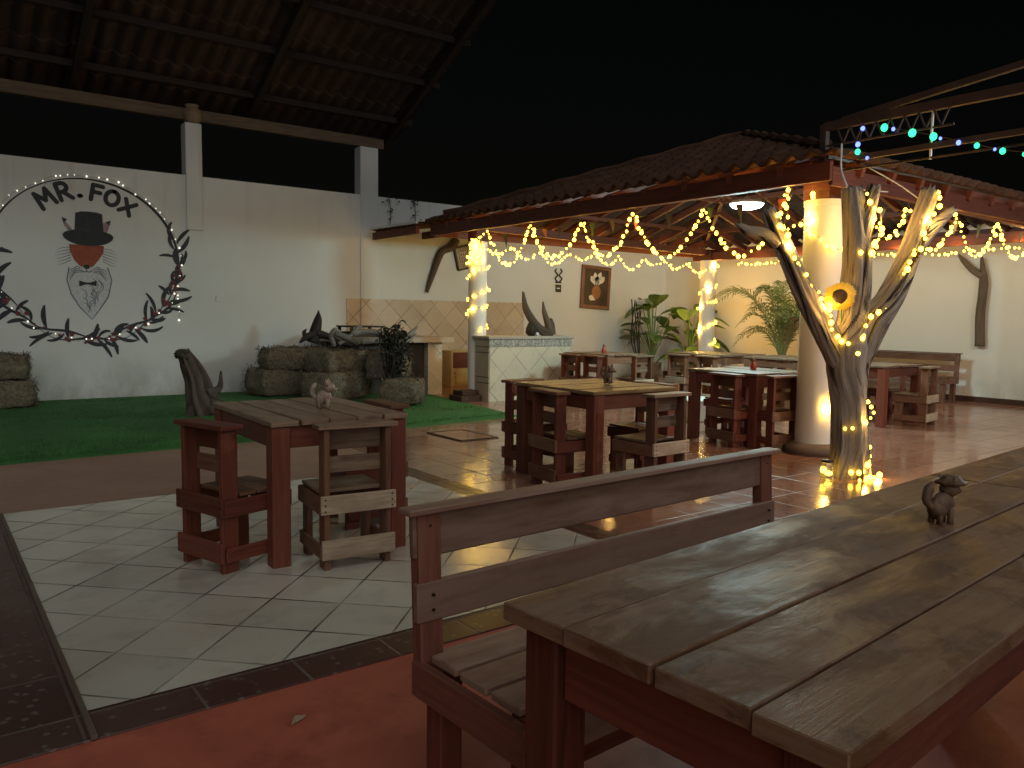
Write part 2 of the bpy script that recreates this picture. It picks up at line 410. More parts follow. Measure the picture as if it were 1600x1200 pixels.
# ------------------------------------------------------------------ setting
def sheet(name, x0, x1, y0, y1, z, mat, kind='structure'):
    o = MB().poly([(x0, y0, z), (x1, y0, z), (x1, y1, z), (x0, y1, z)]).build(name, mat)
    return tag(o, kind=kind)
sheet('ground', -60, 80, -60, 80, -.012, 'stone_base')
sheet('patio_floor', -8, 16, 2.60, 13.2, 0, 'terracotta_tiles')
sheet('red_floor', -8, 16, -8, 2.60, 0, 'red_floor')
def worn_floor():
    m, nt, b = new_mat('worn_floor'); p = pos(nt)
    n1 = noise_tex(nt, p, 1.1, 6, .65, .5); n2 = noise_tex(nt, p, 9, 6, .7)
    c = ramp(nt, mixc(nt, .35, n1, n2), [(.32, (.22, .125, .085)), (.66, (.34, .205, .145))])
    c = mixc(nt, math_n(nt, 'MULTIPLY', ramp(nt, noise_tex(nt, p, 22, 4, .6), [(.64, (0, 0, 0)), (.70, (1, 1, 1))]), .5), c, (.07, .045, .035))
    L(nt, c, b.inputs['Base Color']); b.inputs['Roughness'].default_value = .5; b.inputs['Specular IOR Level'].default_value = .35
    bump(nt, b, n2, .2, .004); M['worn_floor'] = m
worn_floor()
sheet('walkway', -8, 3.34, 5.905, 8.0, .004, 'worn_floor')
sheet('dance_floor', .396, 3.136, 2.80, 5.90, .008, 'white_tiles')
bo = MB()
for x0, x1, y0, y1 in ((.396, 3.136, 2.60, 2.80), (3.136, 3.336, 2.60, 5.90), (-.02, .396, 2.60, 5.90)):
    bo.box(((x0 + x1) / 2, (y0 + y1) / 2, 0), (x1 - x0, y1 - y0, .012))
tag(bo.build('floor_border', 'border_tiles', bevel=.003), kind='structure')
# kerb-like trim along the left side of the white tiles
tag(MB().box((.385, 4.25, .006), (.02, 3.3, .02)).build('floor_trim', 'stone_base', bevel=.003), kind='structure')
# turf, with a thick rolled edge
def turf_patch():
    b_ = MB(); nx, ny = 60, 44
    def edge(x): return 7.55 + .055 * (x + 4) if x < 4.6 else 8.02 + .1 * (x - 4.6)
    vs = {}
    for i in range(nx + 1):
        for j in range(ny + 1):
            x = -6 + 12.3 * i / nx; e = edge(x); y = e + (YA - .01 - e) * (j / ny)
            if i == nx: x += (y - 8.1) * .16
            w = .05 + .012 * noise.noise(Vector((x * 1.5, y * 1.5, 0)))
            k = max(0, 1 - math.hypot(x - 5.2, y - 8.25) / 1.0)
            w += k * .07 * abs(noise.noise(Vector((x * 5, y * 7, 4)))) + k * .02 * noise.noise(Vector((x * 14, y * 14, 2)))
            if j == 0 or i == nx: w = .001
            vs[i, j] = len(b_.v); b_.v.append(Vector((x, y, w)))
    for i in range(nx):
        for j in range(ny):
            b_.face([vs[i, j], vs[i + 1, j], vs[i + 1, j + 1], vs[i, j + 1]], [(0, 0)] * 4)
    o = b_.build('artificial_grass', 'turf', smooth=True)
    tag(o, kind='structure')
    q = random.Random(41); pile = MB()
    for k in range(16000):
        x = q.uniform(-1.0, 6.1); e = edge(x); y = e + (q.random() ** 1.6) * (YA - .05 - e); h = q.uniform(.012, .03)
        z = .045; a = q.uniform(0, 3.14); w = .006
        n0 = len(pile.v); pile.v += [Vector((x - w * math.cos(a), y - w * math.sin(a), z)), Vector((x + w * math.cos(a), y + w * math.sin(a), z)), Vector((x + q.uniform(-.012, .012), y + q.uniform(-.012, .012), z + h))]
        pile.face([n0, n0 + 1, n0 + 2], [(0, 0)] * 3)
    tag(pile.build('turf_pile', 'turf'), 'short green pile of the artificial turf', 'turf', kind='stuff')
turf_patch()
# boundary wall with the mural
wa = thing('boundary_wall', 'long white plastered wall carrying the painted ring and the hung painting', 'wall', (4, YA, 0))
MB().b2((-8, YA, -.01), (XB + .2, YA + .18, 3.36)).build('wall', 'white_plaster', wa)
for x0, x1, z in ((3.34, 3.58, 4.14), (6.21, 6.55, 4.18), (.1, .34, 4.14)):
    zb = 2.55 if x0 < 6 else .0
    MB().b2((x0, YA - .03 if x0 < 6 else YA - .02, zb), (x1, YA + .21, z)).build('pillar', 'white_plaster', wa, bevel=.008)
MB().b2((5.95, YA - .015, 0), (6.208, YA, 1.58)).b2((6.552, YA - .015, 0), (9.8, YA, 1.58)).b2((6.208, YA - .035, 0), (6.552, YA - .02, 1.58)).build('backsplash', 'wall_tiles', wa)
wb = thing('boundary_wall', 'yellow lit plastered wall behind the slatted bench and palm', 'wall', (XB, 6, 0))
MB().b2((XB, -8, -.01), (XB + .18, YA, 2.95)).build('wall', 'warm_plaster', wb)
MB().b2((XB - .015, -8, 0), (XB, YA, .09)).build('baseboard', 'clay_tile', wb)
# ------------------------------------------------------------------ tiled roofs
def slope(mb, e0, e1, a0, a1, period=.21, amp=.034, row=.36):
    """tiles on a plane: eave e0->e1, upper edge a0->a1 (points may coincide)"""
    e0, e1, a0, a1 = map(Vector, (e0, e1, a0, a1))
    d = (e1 - e0); Ln = d.length; d.normalize()
    sa0, sa1 = (a0 - e0).dot(d), (a1 - e0).dot(d)
    upv = (a0 - e0) - d * sa0; H = upv.length; upv.normalize(); nrm = d.cross(upv)
    if nrm.z < 0: nrm = -nrm
    nc = int(Ln / period * 12); nr = int(H / row + .999)
    ts = []
    for j in range(nr): ts += [j * row, (j + .96) * row]
    ts.append(H); ts = [min(t, H) for t in ts]
    base = len(mb.v); m = len(ts)
    for i in range(nc + 1):
        s_ = Ln * i / nc
        lim = 1.0
        if sa0 > 1e-4 and s_ < sa0: lim = s_ / sa0
        if Ln - sa1 > 1e-4 and s_ > sa1: lim = min(lim, (Ln - s_) / (Ln - sa1))
        ph = s_ / period * 2 * math.pi
        jit = .006 * noise.noise(Vector((s_ * 4, e0.x, e0.y)))
        for j, t in enumerate(ts):
            tt = min(t, lim * H)
            z = amp * math.sin(ph) + jit + (.022 if (j % 2 == 0) else 0)
            z *= .4 + .6 * min(1, (lim * H - tt) / .2 + .2)
            wob = .012 * noise.noise(Vector((int(s_ / period + .25) * 3.3, (j // 2) * 2.1, 1)))
            mb.v.append(e0 + d * s_ + upv * (tt + (wob if j == 0 else 0)) + nrm * z)
    for i in range(nc):
        for j in range(m - 1):
            mb.face([base + i * m + j, base + (i + 1) * m + j, base + (i + 1) * m + j + 1, base + i * m + j + 1], [(0, 0)] * 4)
def solid(o, t):
    md = o.modifiers.new('Solidify', 'SOLIDIFY'); md.thickness = t; md.offset = -1; return o
X0, X1, Y0, Y1, ZE = 6.5, 13.1, 4.0, 11.0, 2.78
AP = (9.8, 7.5, 3.98)
pv = thing('pavilion', 'open pavilion with red clay tile hip roof on round white columns', 'pavilion', (9.8, 7.5, 0))
c00, c10, c11, c01 = (X0, Y0, ZE), (X1, Y0, ZE), (X1, Y1, ZE), (X0, Y1, ZE)
rf = MB()
for a, b_ in ((c01, c00), (c00, c10), (c10, c11), (c11, c01)):
    slope(rf, a, b_, AP, AP)
roof = solid(rf.build('roof', 'clay_tile', pv, smooth=True), .02)
hip = MB()
for c in (c00, c10, c11, c01):
    p0, p1 = Vector(c), Vector(AP); k = 16
    hip.tube([p0.lerp(p1, i / k) + Vector((0, 0, .02 + (.025 if i % 2 else 0))) for i in range(1, k + 1)], .06, 8)
hip.build('hip_cap', 'clay_tile', roof, local=False)
lean = MB(); slope(lean, (6.4, 12.62, 2.74), (6.4, 11.08, 2.72), (8.6, 12.62, 3.1), (8.6, 11.08, 3.1))
solid(lean.build('lean_to_roof', 'clay_tile', pv), .02)
MB().beam((6.36, 12.6, 2.78), (6.36, 11.02, 2.76), .035, .035).build('gutter', 'white_plastic', pv)
for lx in (6.42, 7.4): MB().beam((lx, 12.6, 2.655 + (lx - 6.42) * .08), (lx, 11.1, 2.655 + (lx - 6.42) * .08), .06, .12).build('lean_to_beam', 'beam_wood', pv)
f = .07
fa = MB()
fa.beam((X0 + f, Y0 + f, 2.635), (X0 + f, Y1 - f, 2.635), .04, .17).beam((X0 + f + .06, Y0 + f + .041, 2.60), (X1 - f - .06, Y0 + f + .041, 2.60), .04, .17)
fa.beam((X1 - f, Y0 + f, 2.635), (X1 - f, Y1 - f, 2.635), .04, .17).beam((X0 + f + .03, Y1 - f - .03, 2.635), (X1 - f - .03, Y1 - f - .03, 2.635), .04, .17)
fa.build('fascia', 'beam_wood', pv, bevel=.004)
cx0, cx1, cy0, cy1 = 7.08, 12.6, 4.45, 10.37
rb = MB()
rb.beam((cx0, cy0 - .35, 2.71), (cx0, cy1 + .35, 2.71), .13, .13).beam((cx1, cy0 - .35, 2.53), (cx1, cy1 + .35, 2.53), .13, .15)
rb.beam((cx0 - .35, cy0, 2.708), (cx1 + .35, cy0, 2.60), .12, .12).beam((cx0 - .35, cy1, 2.706), (cx1 + .35, cy1, 2.60), .12, .12)
rb.build('ring_beam', 'beam_wood', pv, bevel=.004)
rt = MB()
def rafter(p, q): rt.beam(Vector(p) + Vector((0, 0, -.10)), Vector(q) + Vector((0, 0, -.16)), .06, .10)
for c in (c00, c10, c11, c01): rafter((c[0] * .97 + AP[0] * .03, c[1] * .97 + AP[1] * .03, c[2]), AP)
for k in range(1, 12):
    y = Y0 + (Y1 - Y0) * k / 12; fr = min((y - Y0) / (AP[1] - Y0), (Y1 - y) / (Y1 - AP[1]), 1) * .97
    for ex in (X0 + .04, X1 - .04): rafter((ex, y, ZE), (ex + (AP[0] - ex) * fr, y, ZE + (AP[2] - ZE) * fr))
    x = X0 + (X1 - X0) * k / 12; fr = min((x - X0) / (AP[0] - X0), (X1 - x) / (X1 - AP[0]), 1) * .97
    for ey in (Y0 + .04, Y1 - .04): rafter((x, ey, ZE), (x, ey + (AP[1] - ey) * fr, ZE + (AP[2] - ZE) * fr))
for fr in (.3, .6):
    z = ZE + (AP[2] - ZE) * fr - .19; a = [X0 + (AP[0] - X0) * fr, X1 + (AP[0] - X1) * fr, Y0 + (AP[1] - Y0) * fr, Y1 + (AP[1] - Y1) * fr]
    rt.beam((a[0], a[2], z), (a[0], a[3], z), .05, .07).beam((a[1], a[2], z), (a[1], a[3], z), .05, .07)
    rt.beam((a[0], a[2], z), (a[1], a[2], z), .05, .06).beam((a[0], a[3], z), (a[1], a[3], z), .05, .06)
rt.beam((AP[0], AP[1], 3.85), (AP[0], AP[1], 3.5), .12, .12)
rt.build('rafters', 'beam_wood', pv)
for (x, y, r) in ((7.10, 4.45, .185), (7.08, 10.37, .145), (12.6, 10.37, .155), (12.75, 4.35, .17)):
    c = MB().lathe((x, y, 0), [(r, .06), (r, .8), (r * .99, 1.6), (r, 2.40), (r * 1.04, 2.405), (r * 1.04, 2.455)], 36).build('column', 'column_plaster', pv, smooth=True)
    md = c.modifiers.new('EdgeSplit', 'EDGE_SPLIT'); md.split_angle = R(40)
    MB().b2((x - r * .8, y - r * .8, 2.456), (x + r * .8, y + r * .8, 2.64)).build('capital', 'beam_wood', c, bevel=.01)
    pl_ = MB().lathe((x, y, 0), [(r + .13, 0), (r + .12, .07), (r + .05, .10), (r - .01, .105)], 28)
    for v in pl_.v: v += Vector((noise.noise(v * 7), noise.noise(v * 7 + Vector((5, 0, 0))), 0)) * .05
    pl_.build('column_base', 'stone_base', c, smooth=True)
# ceiling lamp
LX, LY, LZ = 8.7, 6.57, 2.80
lp = thing('ceiling_lamp', 'glowing white oval lamp hanging under the pavilion roof', 'lamp', (LX, LY, LZ))
MB().lathe((LX, LY, LZ - .03), [(.02, -.04), (.11, -.036), (.18, -.013), (.205, .012), (.21, .026)], 28).build('lamp_shade', 'lamp_white', lp, smooth=True)
MB().lathe((LX, LY, LZ - .03), [(.22, .027), (.22, .045), (.18, .075), (.06, .09), (.02, .12)], 28).build('housing', 'white_plastic', lp, smooth=True)
MB().tube([(LX, LY, LZ + .08), (LX, LY, 3.5)], .008, 6).build('cord', 'wire', lp)
# ------------------------------------------------------------------ stage roof, upper left
sr = thing('stage_roof', 'dark corrugated clay tile roof over the stage seen from below', 'roof', (2, 10, 4.2))
st = MB(); slope(st, (7.18, 13.3, 4.45), (-6, 13.3, 4.45), (7.18, 6.2, 4.45 + .48 * 7.1), (-6, 6.2, 4.45 + .48 * 7.1), .24, .04, .5)
solid(st.build('roof_tiles', 'old_clay_tile', sr), .02)
pu = MB()
for k in range(8):
    y = 12.6 - k * .92; pu.beam((7.15, y, 4.45 + .48 * (13.3 - y) - .11), (-6, y, 4.45 + .48 * (13.3 - y) - .11), .07, .09)
pu.build('purlins', 'dark_beam', sr)
ra = MB()
for x in (6.9, 4.4, 1.9, -.6, -3): ra.beam((x, 13.2, 4.33), (x, 6.3, 4.33 + .48 * 6.9), .09, .14)
ra.build('rafters', 'dark_beam', sr)
MB().beam((6.7, 12.82, 4.28), (-6, 12.82, 4.28), .10, .17).build('wall_beam', 'driftwood', sr, bevel=.005)
pt = thing('clay_pot', 'beige clay jar standing on top of the white wall pillar', 'pot', (3.47, 12.78, 4.14))
MB().lathe((3.47, 12.78, 4.14), [(.06, 0), (.12, .04), (.145, .13), (.13, .20), (.085, .235), (.10, .27), (.10, .28), (.07, .275), (.06, .2)], 20).build('jar_body', 'clay_pot', pt, smooth=True)
# ------------------------------------------------------------------ mural
MX, MZ = 2.0, 2.03
def mur(x, z, d): return (MX + x, YA - d, MZ + z)
mu = thing('wall_mural', 'black painted ring mural with lettering over a fox in a top hat', 'mural', (MX, YA, MZ))
def stroke(mb, pts, w, d=.004):
    P = [Vector((p[0], p[1])) for p in pts]; le, ri = [], []
    ws = w if isinstance(w, list) else [w] * len(P)
    for i, p in enumerate(P):
        t = (P[min(i + 1, len(P) - 1)] - P[max(i - 1, 0)]).normalized(); n_ = Vector((-t.y, t.x)) * ws[i] / 2
        le.append(mur(*(p + n_), d)); ri.append(mur(*(p - n_), d))
    mb.strip(le, ri)
def disc(mb, x, z, r, d=.004, n=12): mb.poly([mur(x + r * math.cos(6.283 * k / n), z + r * math.sin(6.283 * k / n), d) for k in range(n)])
EA, EB = 1.21, 1.12
ring = MB()
ang = [R(a) for a in range(-30, 216, 3)]
stroke(ring, [(EA * math.cos(a), EB * math.sin(a)) for a in ang], [.028 + .012 * math.sin(a * 2.3) for a in ang], .003)
ring.build('ring', 'ink', mu)
def letter(strokes, cx, cz, s, rot, wd=.058):
    c, sn = math.cos(rot), math.sin(rot); mb = MB()
    for k, stk in enumerate(strokes):
        pts = [(cx + s * (x * c - y * sn), cz + s * (x * sn + y * c)) for x, y in stk]
        dd = .004 + .0007 * k
        stroke(mb, pts, wd, dd)
        for e in (pts[0], pts[-1]): disc(mb, e[0], e[1], wd / 2, dd + .0003)
        for e in pts[1:-1]:
            if len(stk) < 8: disc(mb, e[0], e[1], wd / 2, dd + .0003)
    return mb
def arc(cx, cy, rx, ry, a0, a1, n=16): return [(cx + rx * math.cos(R(a0 + (a1 - a0) * i / n)), cy + ry * math.sin(R(a0 + (a1 - a0) * i / n))) for i in range(n + 1)]
LT = [([[(-.5, -.6), (-.42, .6)], [(-.42, .6), (0, -.15)], [(0, -.15), (.42, .6)], [(.42, .6), (.55, -.6)]], -.52, .80, .185, R(34)),
      ([[(-.3, -.6), (-.3, .6)], [(-.3, .6)] + arc(0, .28, .36, .32, 90, -90) + [(-.3, -.04)], [(0, -.04), (.5, -.62)]], -.30, .92, .185, R(20)),
      ([[(-.06, -.5), (.06, -.5)]], -.09, .97, .18, R(4)),
      ([[(-.3, -.6), (-.3, .6)], [(-.3, .6), (.42, .6)], [(-.3, .05), (.3, .05)]], .12, .94, .175, R(-10)),
      ([arc(0, 0, .48, .58, 90, 450, 24)], .325, .885, .175, R(-20)),
      ([[(-.42, -.55), (.42, .55)], [(-.42, .5), (.42, -.5)]], .525, .775, .185, R(-32))]
for stks, x, z, s, r in LT: letter(stks, x, z, s, r).build('letter', 'ink', mu)
# fox: beard outline first, then face, ears, hat, bow tie
bd = MB()
bd.poly([mur(x, z, .002) for x, z in ((-.25, -.13), (.24, -.12), (.28, -.3), (.22, -.58), (.02, -.84), (-.16, -.66), (-.26, -.4))][::-1])
bd.build('beard', 'fur_white', mu)
bl = MB(); rb2 = random.Random(3)
stroke(bl, [(.24, -.1), (.29, -.28), (.24, -.52), (.14, -.68), (.02, -.85)], [.014, .016, .018, .016, .008], .003)
stroke(bl, [(-.25, -.12), (-.28, -.3), (-.23, -.5), (-.13, -.67), (.02, -.85)], [.014, .016, .018, .016, .008], .0034)
for k in range(16):
    x = rb2.uniform(-.2, .2); z = rb2.uniform(-.62, -.24); q = rb2.choice((-1, 1))
    if abs(x) > .26 * (1 + (z + .3) / .6): continue
    stroke(bl, [(x, z), (x + q * .05, z - .03), (x + q * .07, z - .09), (x + q * .05, z - .15)], [.005, .012, .012, .004], .0037 + k * .0001)
for q in (-1, 1):
    for k in range(4):
        stroke(bl, [(q * .06 - .02, -.14 - k * .012), (q * (.13 + .01 * k) - .02, -.10 - k * .03), (q * .24 - .01, -.17 - k * .045)], [.006, .013, .005], .0048 + k * .0002)
    for k in range(6):
        stroke(bl, [(q * .2 - .02, .16 - k * .035), (q * .30 - .02, .15 - k * .045), (q * (.40 - .012 * abs(k - 2)) - .02, .11 - k * .04)], [.012, .008, .003], .0024 + k * .0001)
bl.build('fur_lines', 'ink_grey', mu)
fc = MB().poly([mur(x, z, .0055) for x, z in ((-.24, .2), (.2, .2), (.19, .1), (.13, 0), (.05, -.1), (-.03, -.13), (-.11, -.1), (-.18, -.02), (-.23, .1))][::-1])
face = fc.build('face', 'fox_orange', mu)
mz = MB().poly([mur(-.025 + .085 * math.cos(R(a)), -.145 + .05 * math.sin(R(a)), .006) for a in range(0, 360, 20)])
mz.build('muzzle', 'fur_white', mu)
ns = MB().poly([mur(-.03 + .042 * math.cos(R(a)), -.105 + .032 * math.sin(R(a)), .0065) for a in range(0, 360, 24)])
stroke(ns, [(-.03, -.13), (-.03, -.165)], .01, .0068); stroke(ns, [(-.10, -.155), (-.065, -.18), (-.03, -.165), (.005, -.18), (.04, -.155)], .011, .0071)
ns.build('nose', 'ink', mu)
for q, pts in ((-1, ((-.17, .38), (-.32, .57), (-.29, .45), (-.24, .38))), (1, ((.17, .40), (.19, .52), (.30, .57), (.27, .46), (.24, .38)))):
    e = MB().poly([mur(x, z, .004) for x, z in pts][::(1 if q < 0 else -1)]).build('ear', 'ear_paint', mu)
    t = pts[1] if q < 0 else pts[2]
    MB().poly([mur(t[0], t[1], .005), mur(t[0] - q * .07, t[1] - .03, .005), mur(t[0] - q * .02, t[1] - .08, .005)]).build('ear_tip', 'ink', e)
ht = MB()
ht.poly([mur(x, z, .008) for x, z in ((-.17, .34), (-.15, .64), (-.08, .665), (.02, .67), (.12, .665), (.19, .645), (.20, .36))][::-1])
ht.poly([mur(.005 + .32 * math.cos(R(a)), .305 + .115 * math.sin(R(a)) + .02 * abs(math.cos(R(a))) ** 3, .0085) for a in range(0, 360, 12)])
hat = ht.build('top_hat', 'ink', mu)
hb = MB(); stroke(hb, [(-.165, .43), (.01, .405), (.20, .44)], .035, .0092); stroke(hb, [(.0, .60), (.005, .46)], [.02, .035], .0093); hb.build('hat_band', 'ink_leaf', hat)
bt = MB().poly([mur(x, z, .006) for x, z in ((-.13, -.30), (-.05, -.325), (.01, -.325), (.09, -.295), (.09, -.375), (.01, -.355), (-.05, -.355), (-.13, -.385))])
bt.build('bow_tie', 'ink', mu)
wr = MB(); rl = random.Random(11)
def leaf2(mb, x, z, a, ln, wd, bend, d):
    pts = []; k = 9; p = Vector((x, z)); 
    for i in range(k):
        pts.append((p.x, p.y)); aa = a + bend * i / k; p = p + Vector((math.cos(aa), math.sin(aa))) * ln / k
    stroke(mb, pts, [.008 + wd * math.sin(math.pi * min(1, (i + .3) / (k - .2))) ** .8 for i in range(k)], d)
cnt = 0
for a in list(range(-178, -8, 5)) + [16, 10, 4, -4] + [-188, -183]:
    for q in (0, 1):
        if rl.random() < .10: continue
        an = R(a + rl.uniform(-3, 3)); rr = 1 + rl.uniform(-.03, .03)
        x, z = EA * rr * math.cos(an), EB * rr * math.sin(an); t = an + (math.pi / 2 if a > -95 else -math.pi / 2)
        side = (1 if q else -1)
        a0 = t + side * rl.uniform(.45, 1.25)
        leaf2(wr, x, z, a0, rl.uniform(.22, .38), rl.uniform(.034, .056), -side * rl.uniform(.8, 1.9) * rl.choice((1, 1, -.5)), .004 + (cnt % 17) * .00025); cnt += 1
for off, ph in ((.03, 0), (-.03, 2.2)):
    aa = [R(v) for v in range(-185, 8, 3)]
    stroke(wr, [((EA + off + .04 * math.sin(v * 9 + ph)) * math.cos(v), (EB + off + .04 * math.sin(v * 9 + ph)) * math.sin(v)) for v in aa], [.022 + .014 * math.sin(v * 7 + ph) for v in aa], .0035 + off * .01)
wr.build('leaf_wreath', 'ink_leaf', mu)
bs = MB()
for k in range(60):
    an = R(rl.uniform(-190, 2)) if k > 24 else R(rl.choice((-92, -95, -35, -20, -8, -150, -172, -55)) + rl.uniform(-6, 6))
    rr = 1 + rl.uniform(-.06, .06)
    disc(bs, EA * rr * math.cos(an), EB * rr * math.sin(an), rl.uniform(.014, .034), .0085 + k * .00008, 7)
bs.build('blossoms', 'blossom', mu)
# small wall marks
for n_, (x, z, lb) in enumerate(((3.80, 1.52, 'small white socket plate on the wall right of the mural'), (10.69, 1.90, 'small black and white switch plate left of the hung painting'))):
    sw = thing('wall_socket', lb, 'socket', (x, YA, z))
    w = .05 if n_ == 0 else .105
    MB().b2((x - w, YA - .012, z - w), (x + w, YA, z + w)).build('plate', 'white_plastic', sw, bevel=.003)
    MB().b2((x - w * .75, YA - .016, z - w * .75), (x + w * .75, YA - .0125, z + w * .75)).build('switch', 'white_plastic' if n_ == 0 else 'ink', sw)
    if n_: MB().b2((x - .04, YA - .019, z - .012), (x + .04, YA - .0165, z + .012)).build('rocker', 'white_plastic', sw)
# small dark ornament above the switch
orn = thing('wall_ornament', 'small dark lattice ornament on the wall above the switch plate', 'ornament', (10.69, YA, 2.15))
ob = MB()
for q in (-1, 1):
    ob.tube(crv([(10.69 + q * .02, YA - .015, 2.03), (10.69 + q * .09, YA - .02, 2.10), (10.69 + q * .02, YA - .02, 2.17), (10.69 + q * .09, YA - .02, 2.25), (10.69 + q * .05, YA - .015, 2.30)]), .014, 6)
ob.tube([(10.61, YA - .015, 2.02), (10.77, YA - .015, 2.02)], .014, 6)
ob.build('scrollwork', 'dark_metal', orn, smooth=True)
# plaque behind the left column
pq = thing('wicker_plaque', 'pale openwork plaque tilted on the wall behind the left column', 'plaque', (8.33, YA, 2.4))
pb = MB(); rot = Matrix.Rotation(R(-14), 3, 'Y')
fr_ = MB()
for dx, dz, sx, sz in ((0, .21, .34, .03), (0, -.21, .34, .03), (.17, 0, .03, .42), (-.17, 0, .03, .42)):
    fr_.box(Vector((8.33, YA - .03, 2.4)) + rot @ Vector((dx, 0, dz)), (sx, .04, sz), rot)
fr_.build('frame', 'dark_metal', pq)
for k in range(6):
    pb.box(Vector((8.33, YA - .03, 2.4)) + rot @ Vector((-.13 + .052 * k, 0, 0)), (.022, .02, .42), rot)
    pb.box(Vector((8.33, YA - .03, 2.4)) + rot @ Vector((0, .004, -.16 + .064 * k)), (.34, .02, .026), rot)
pb.build('lattice', 'wicker', pq)
# hung painting, slightly tilted
pc = thing('painting', 'dark framed painting of white lilies in a round vase on the wall', 'painting', (11.73, YA, 1.95))
rot = Matrix.Rotation(R(2.6), 3, 'Y')
def pw(x, z, d): return Vector((11.73, YA - d, 1.95)) + rot @ Vector((x, 0, z))
MB().box(pw(0, 0, .018), (.70, .02, .80), rot).build('canvas', 'dark_paint', pc)
fr_ = MB()
for dx, dz, sx, sz in ((0, .42, .84, .08), (0, -.42, .84, .08), (.38, 0, .08, .76), (-.38, 0, .08, .76)):
    fr_.box(pw(dx, dz, .025), (sx, .045, sz), rot)
fr_.build('frame', 'brown_wood', pc, bevel=.006)
vz = MB().poly([pw(.02 + .13 * math.cos(R(a)), -.10 + .15 * math.sin(R(a)), .030) for a in range(0, 360, 18)]).build('vase', 'painted_vase', pc)
pe = MB()
for x, z, a, ln in ((-.03, .05, 125, .22), (-.0, .06, 100, .26), (.03, .07, 70, .28), (.06, .05, 48, .26), (.01, .05, 85, .20), (.0, -.27, 160, .20)):
    if z < 0: pe.build('lilies', 'petal_white', pc); pe = MB()
    le, ri = [], []
    for i in range(8):
        t = i / 7; cx, cz = x + ln * t * math.cos(R(a)), z + ln * t * math.sin(R(a)); w = .055 * math.sin(math.pi * t ** 1.6) + .006
        nx, nz = -math.sin(R(a)) * w, math.cos(R(a)) * w
        le.append(pw(cx + nx, cz + nz, .032)); ri.append(pw(cx - nx, cz - nz, .032))
    pe.strip(le, ri)
pe.build('fallen_lily', 'petal_white', pc)
# creeping plant on the wall crest
def leaf_cluster(mb, c, spread, n, size, seed):
    q = random.Random(seed)
    for k in range(n):
        p = Vector(c) + Vector((q.gauss(0, spread[0]), q.gauss(0, spread[1]), q.gauss(0, spread[2])))
        d = Vector((q.uniform(-1, 1), q.uniform(-1, .3), q.uniform(-1, .6))).normalized(); s_ = d.cross(Vector((q.uniform(-1, 1), q.uniform(-1, 1), q.uniform(-1, 1)))).normalized()
        ln = size * q.uniform(.6, 1.3)
        mb.strip([p, p + d * ln * .5 + s_ * ln * .3, p + d * ln], [p, p + d * ln * .5 - s_ * ln * .3, p + d * ln])
for x, lb in ((6.75, 'thin dark creeper hanging over the wall crest beside the pillar'), (7.25, 'thin dark creeper hanging from the wall crest near the tiled eave')):
    cr = thing('creeper', lb, 'plant', (x, YA, 3.3))
    mb = MB(); leaf_cluster(mb, (x, YA - .05, 3.32), (.09, .03, .03), 14, .06, int(x * 10)); leaf_cluster(mb, (x + .03, YA - .04, 3.1), (.03, .02, .10), 14, .055, int(x * 7))
    mb.build('foliage', 'vine_green', cr)
    MB().tube(crv([(x + .02, YA + .05, 3.37), (x, YA - .03, 3.36), (x + .04, YA - .03, 3.1), (x + .02, YA - .02, 2.85)]), .006, 5).build('stem', 'vine_green', cr)
# ------------------------------------------------------------------ sink counter and bar
sk = thing('sink_counter', 'concrete sink counter with dark front against the tiled wall', 'counter', (6.3, 12, 0))
MB().b2((5.55, 11.38, 0), (6.70, 12.66, .86)).build('body', 'dark_paint', sk)
MB().b2((6.73, 11.28, 0), (7.0, 11.42, .86)).b2((6.85, 11.42, 0), (7.0, 12.66, .855)).build('tiled_pier', 'bar_tiles', sk)
tp_ = MB(); n0 = len(tp_.v)
op = [(5.30, 11.75), (5.62, 11.2), (6.6, 11.16), (7.18, 11.2), (7.18, 12.66), (5.30, 12.66)]
tp_.poly([(x, y, .95) for x, y in op]); tp_.poly([(x, y, .865) for x, y in op][::-1])
for i in range(6):
    a, b_ = op[i], op[(i + 1) % 6]; tp_.poly([(a[0], a[1], .865), (b_[0], b_[1], .865), (b_[0], b_[1], .95), (a[0], a[1], .95)])
tp_.build('worktop', 'grey_cement', sk)
fo = thing('faucet', 'small curved chrome tap on the sink counter', 'faucet', (6.62, 12.1, .95))
MB().tube(crv([(6.62, 12.1, .95), (6.62, 12.1, 1.12), (6.64, 12.06, 1.20), (6.68, 12.0, 1.20), (6.70, 11.96, 1.15)]), .016, 8).build('spout', 'chrome', fo, smooth=True)
MB().lathe((6.74, 12.1, .95), [(.04, 0), (.045, .02), (.03, .05), (.01, .07)], 12).build('handle', 'chrome', fo, smooth=True)
tr = thing('wooden_tray', 'dark wooden tray of driftwood pieces on the sink counter corner', 'tray', (5.75, 11.75, .95))
MB().b2((5.45, 11.5, .955), (6.10, 12.0, .975)).b2((5.45, 11.5, .975), (6.10, 11.52, 1.0)).b2((5.45, 11.98, .975), (6.10, 12.0, 1.03)).build('tray_base', 'dark_drift', tr)
MB().b2((5.44, 11.49, 1.10), (6.05, 12.02, 1.125)).b2((5.46, 11.95, 1.03), (5.50, 12.0, 1.10)).b2((6.0, 11.95, 1.03), (6.04, 12.0, 1.10)).b2((5.46, 11.5, 1.0), (5.50, 11.54, 1.10)).build('shelf', 'dark_drift', tr)
mb = MB(); q = random.Random(5)
for k in range(9): mb.blob((5.62 + .05 * k, 11.62 + q.uniform(0, .2), 1.01), (.04, .03, .035), None, 8, 6, .5, k)
mb.build('contents', 'grey_drift', tr, smooth=True)
bc = thing('bar_counter', 'bar counter faced with diagonal pale tiles and grey frieze', 'counter', (7.8, 10, 0))
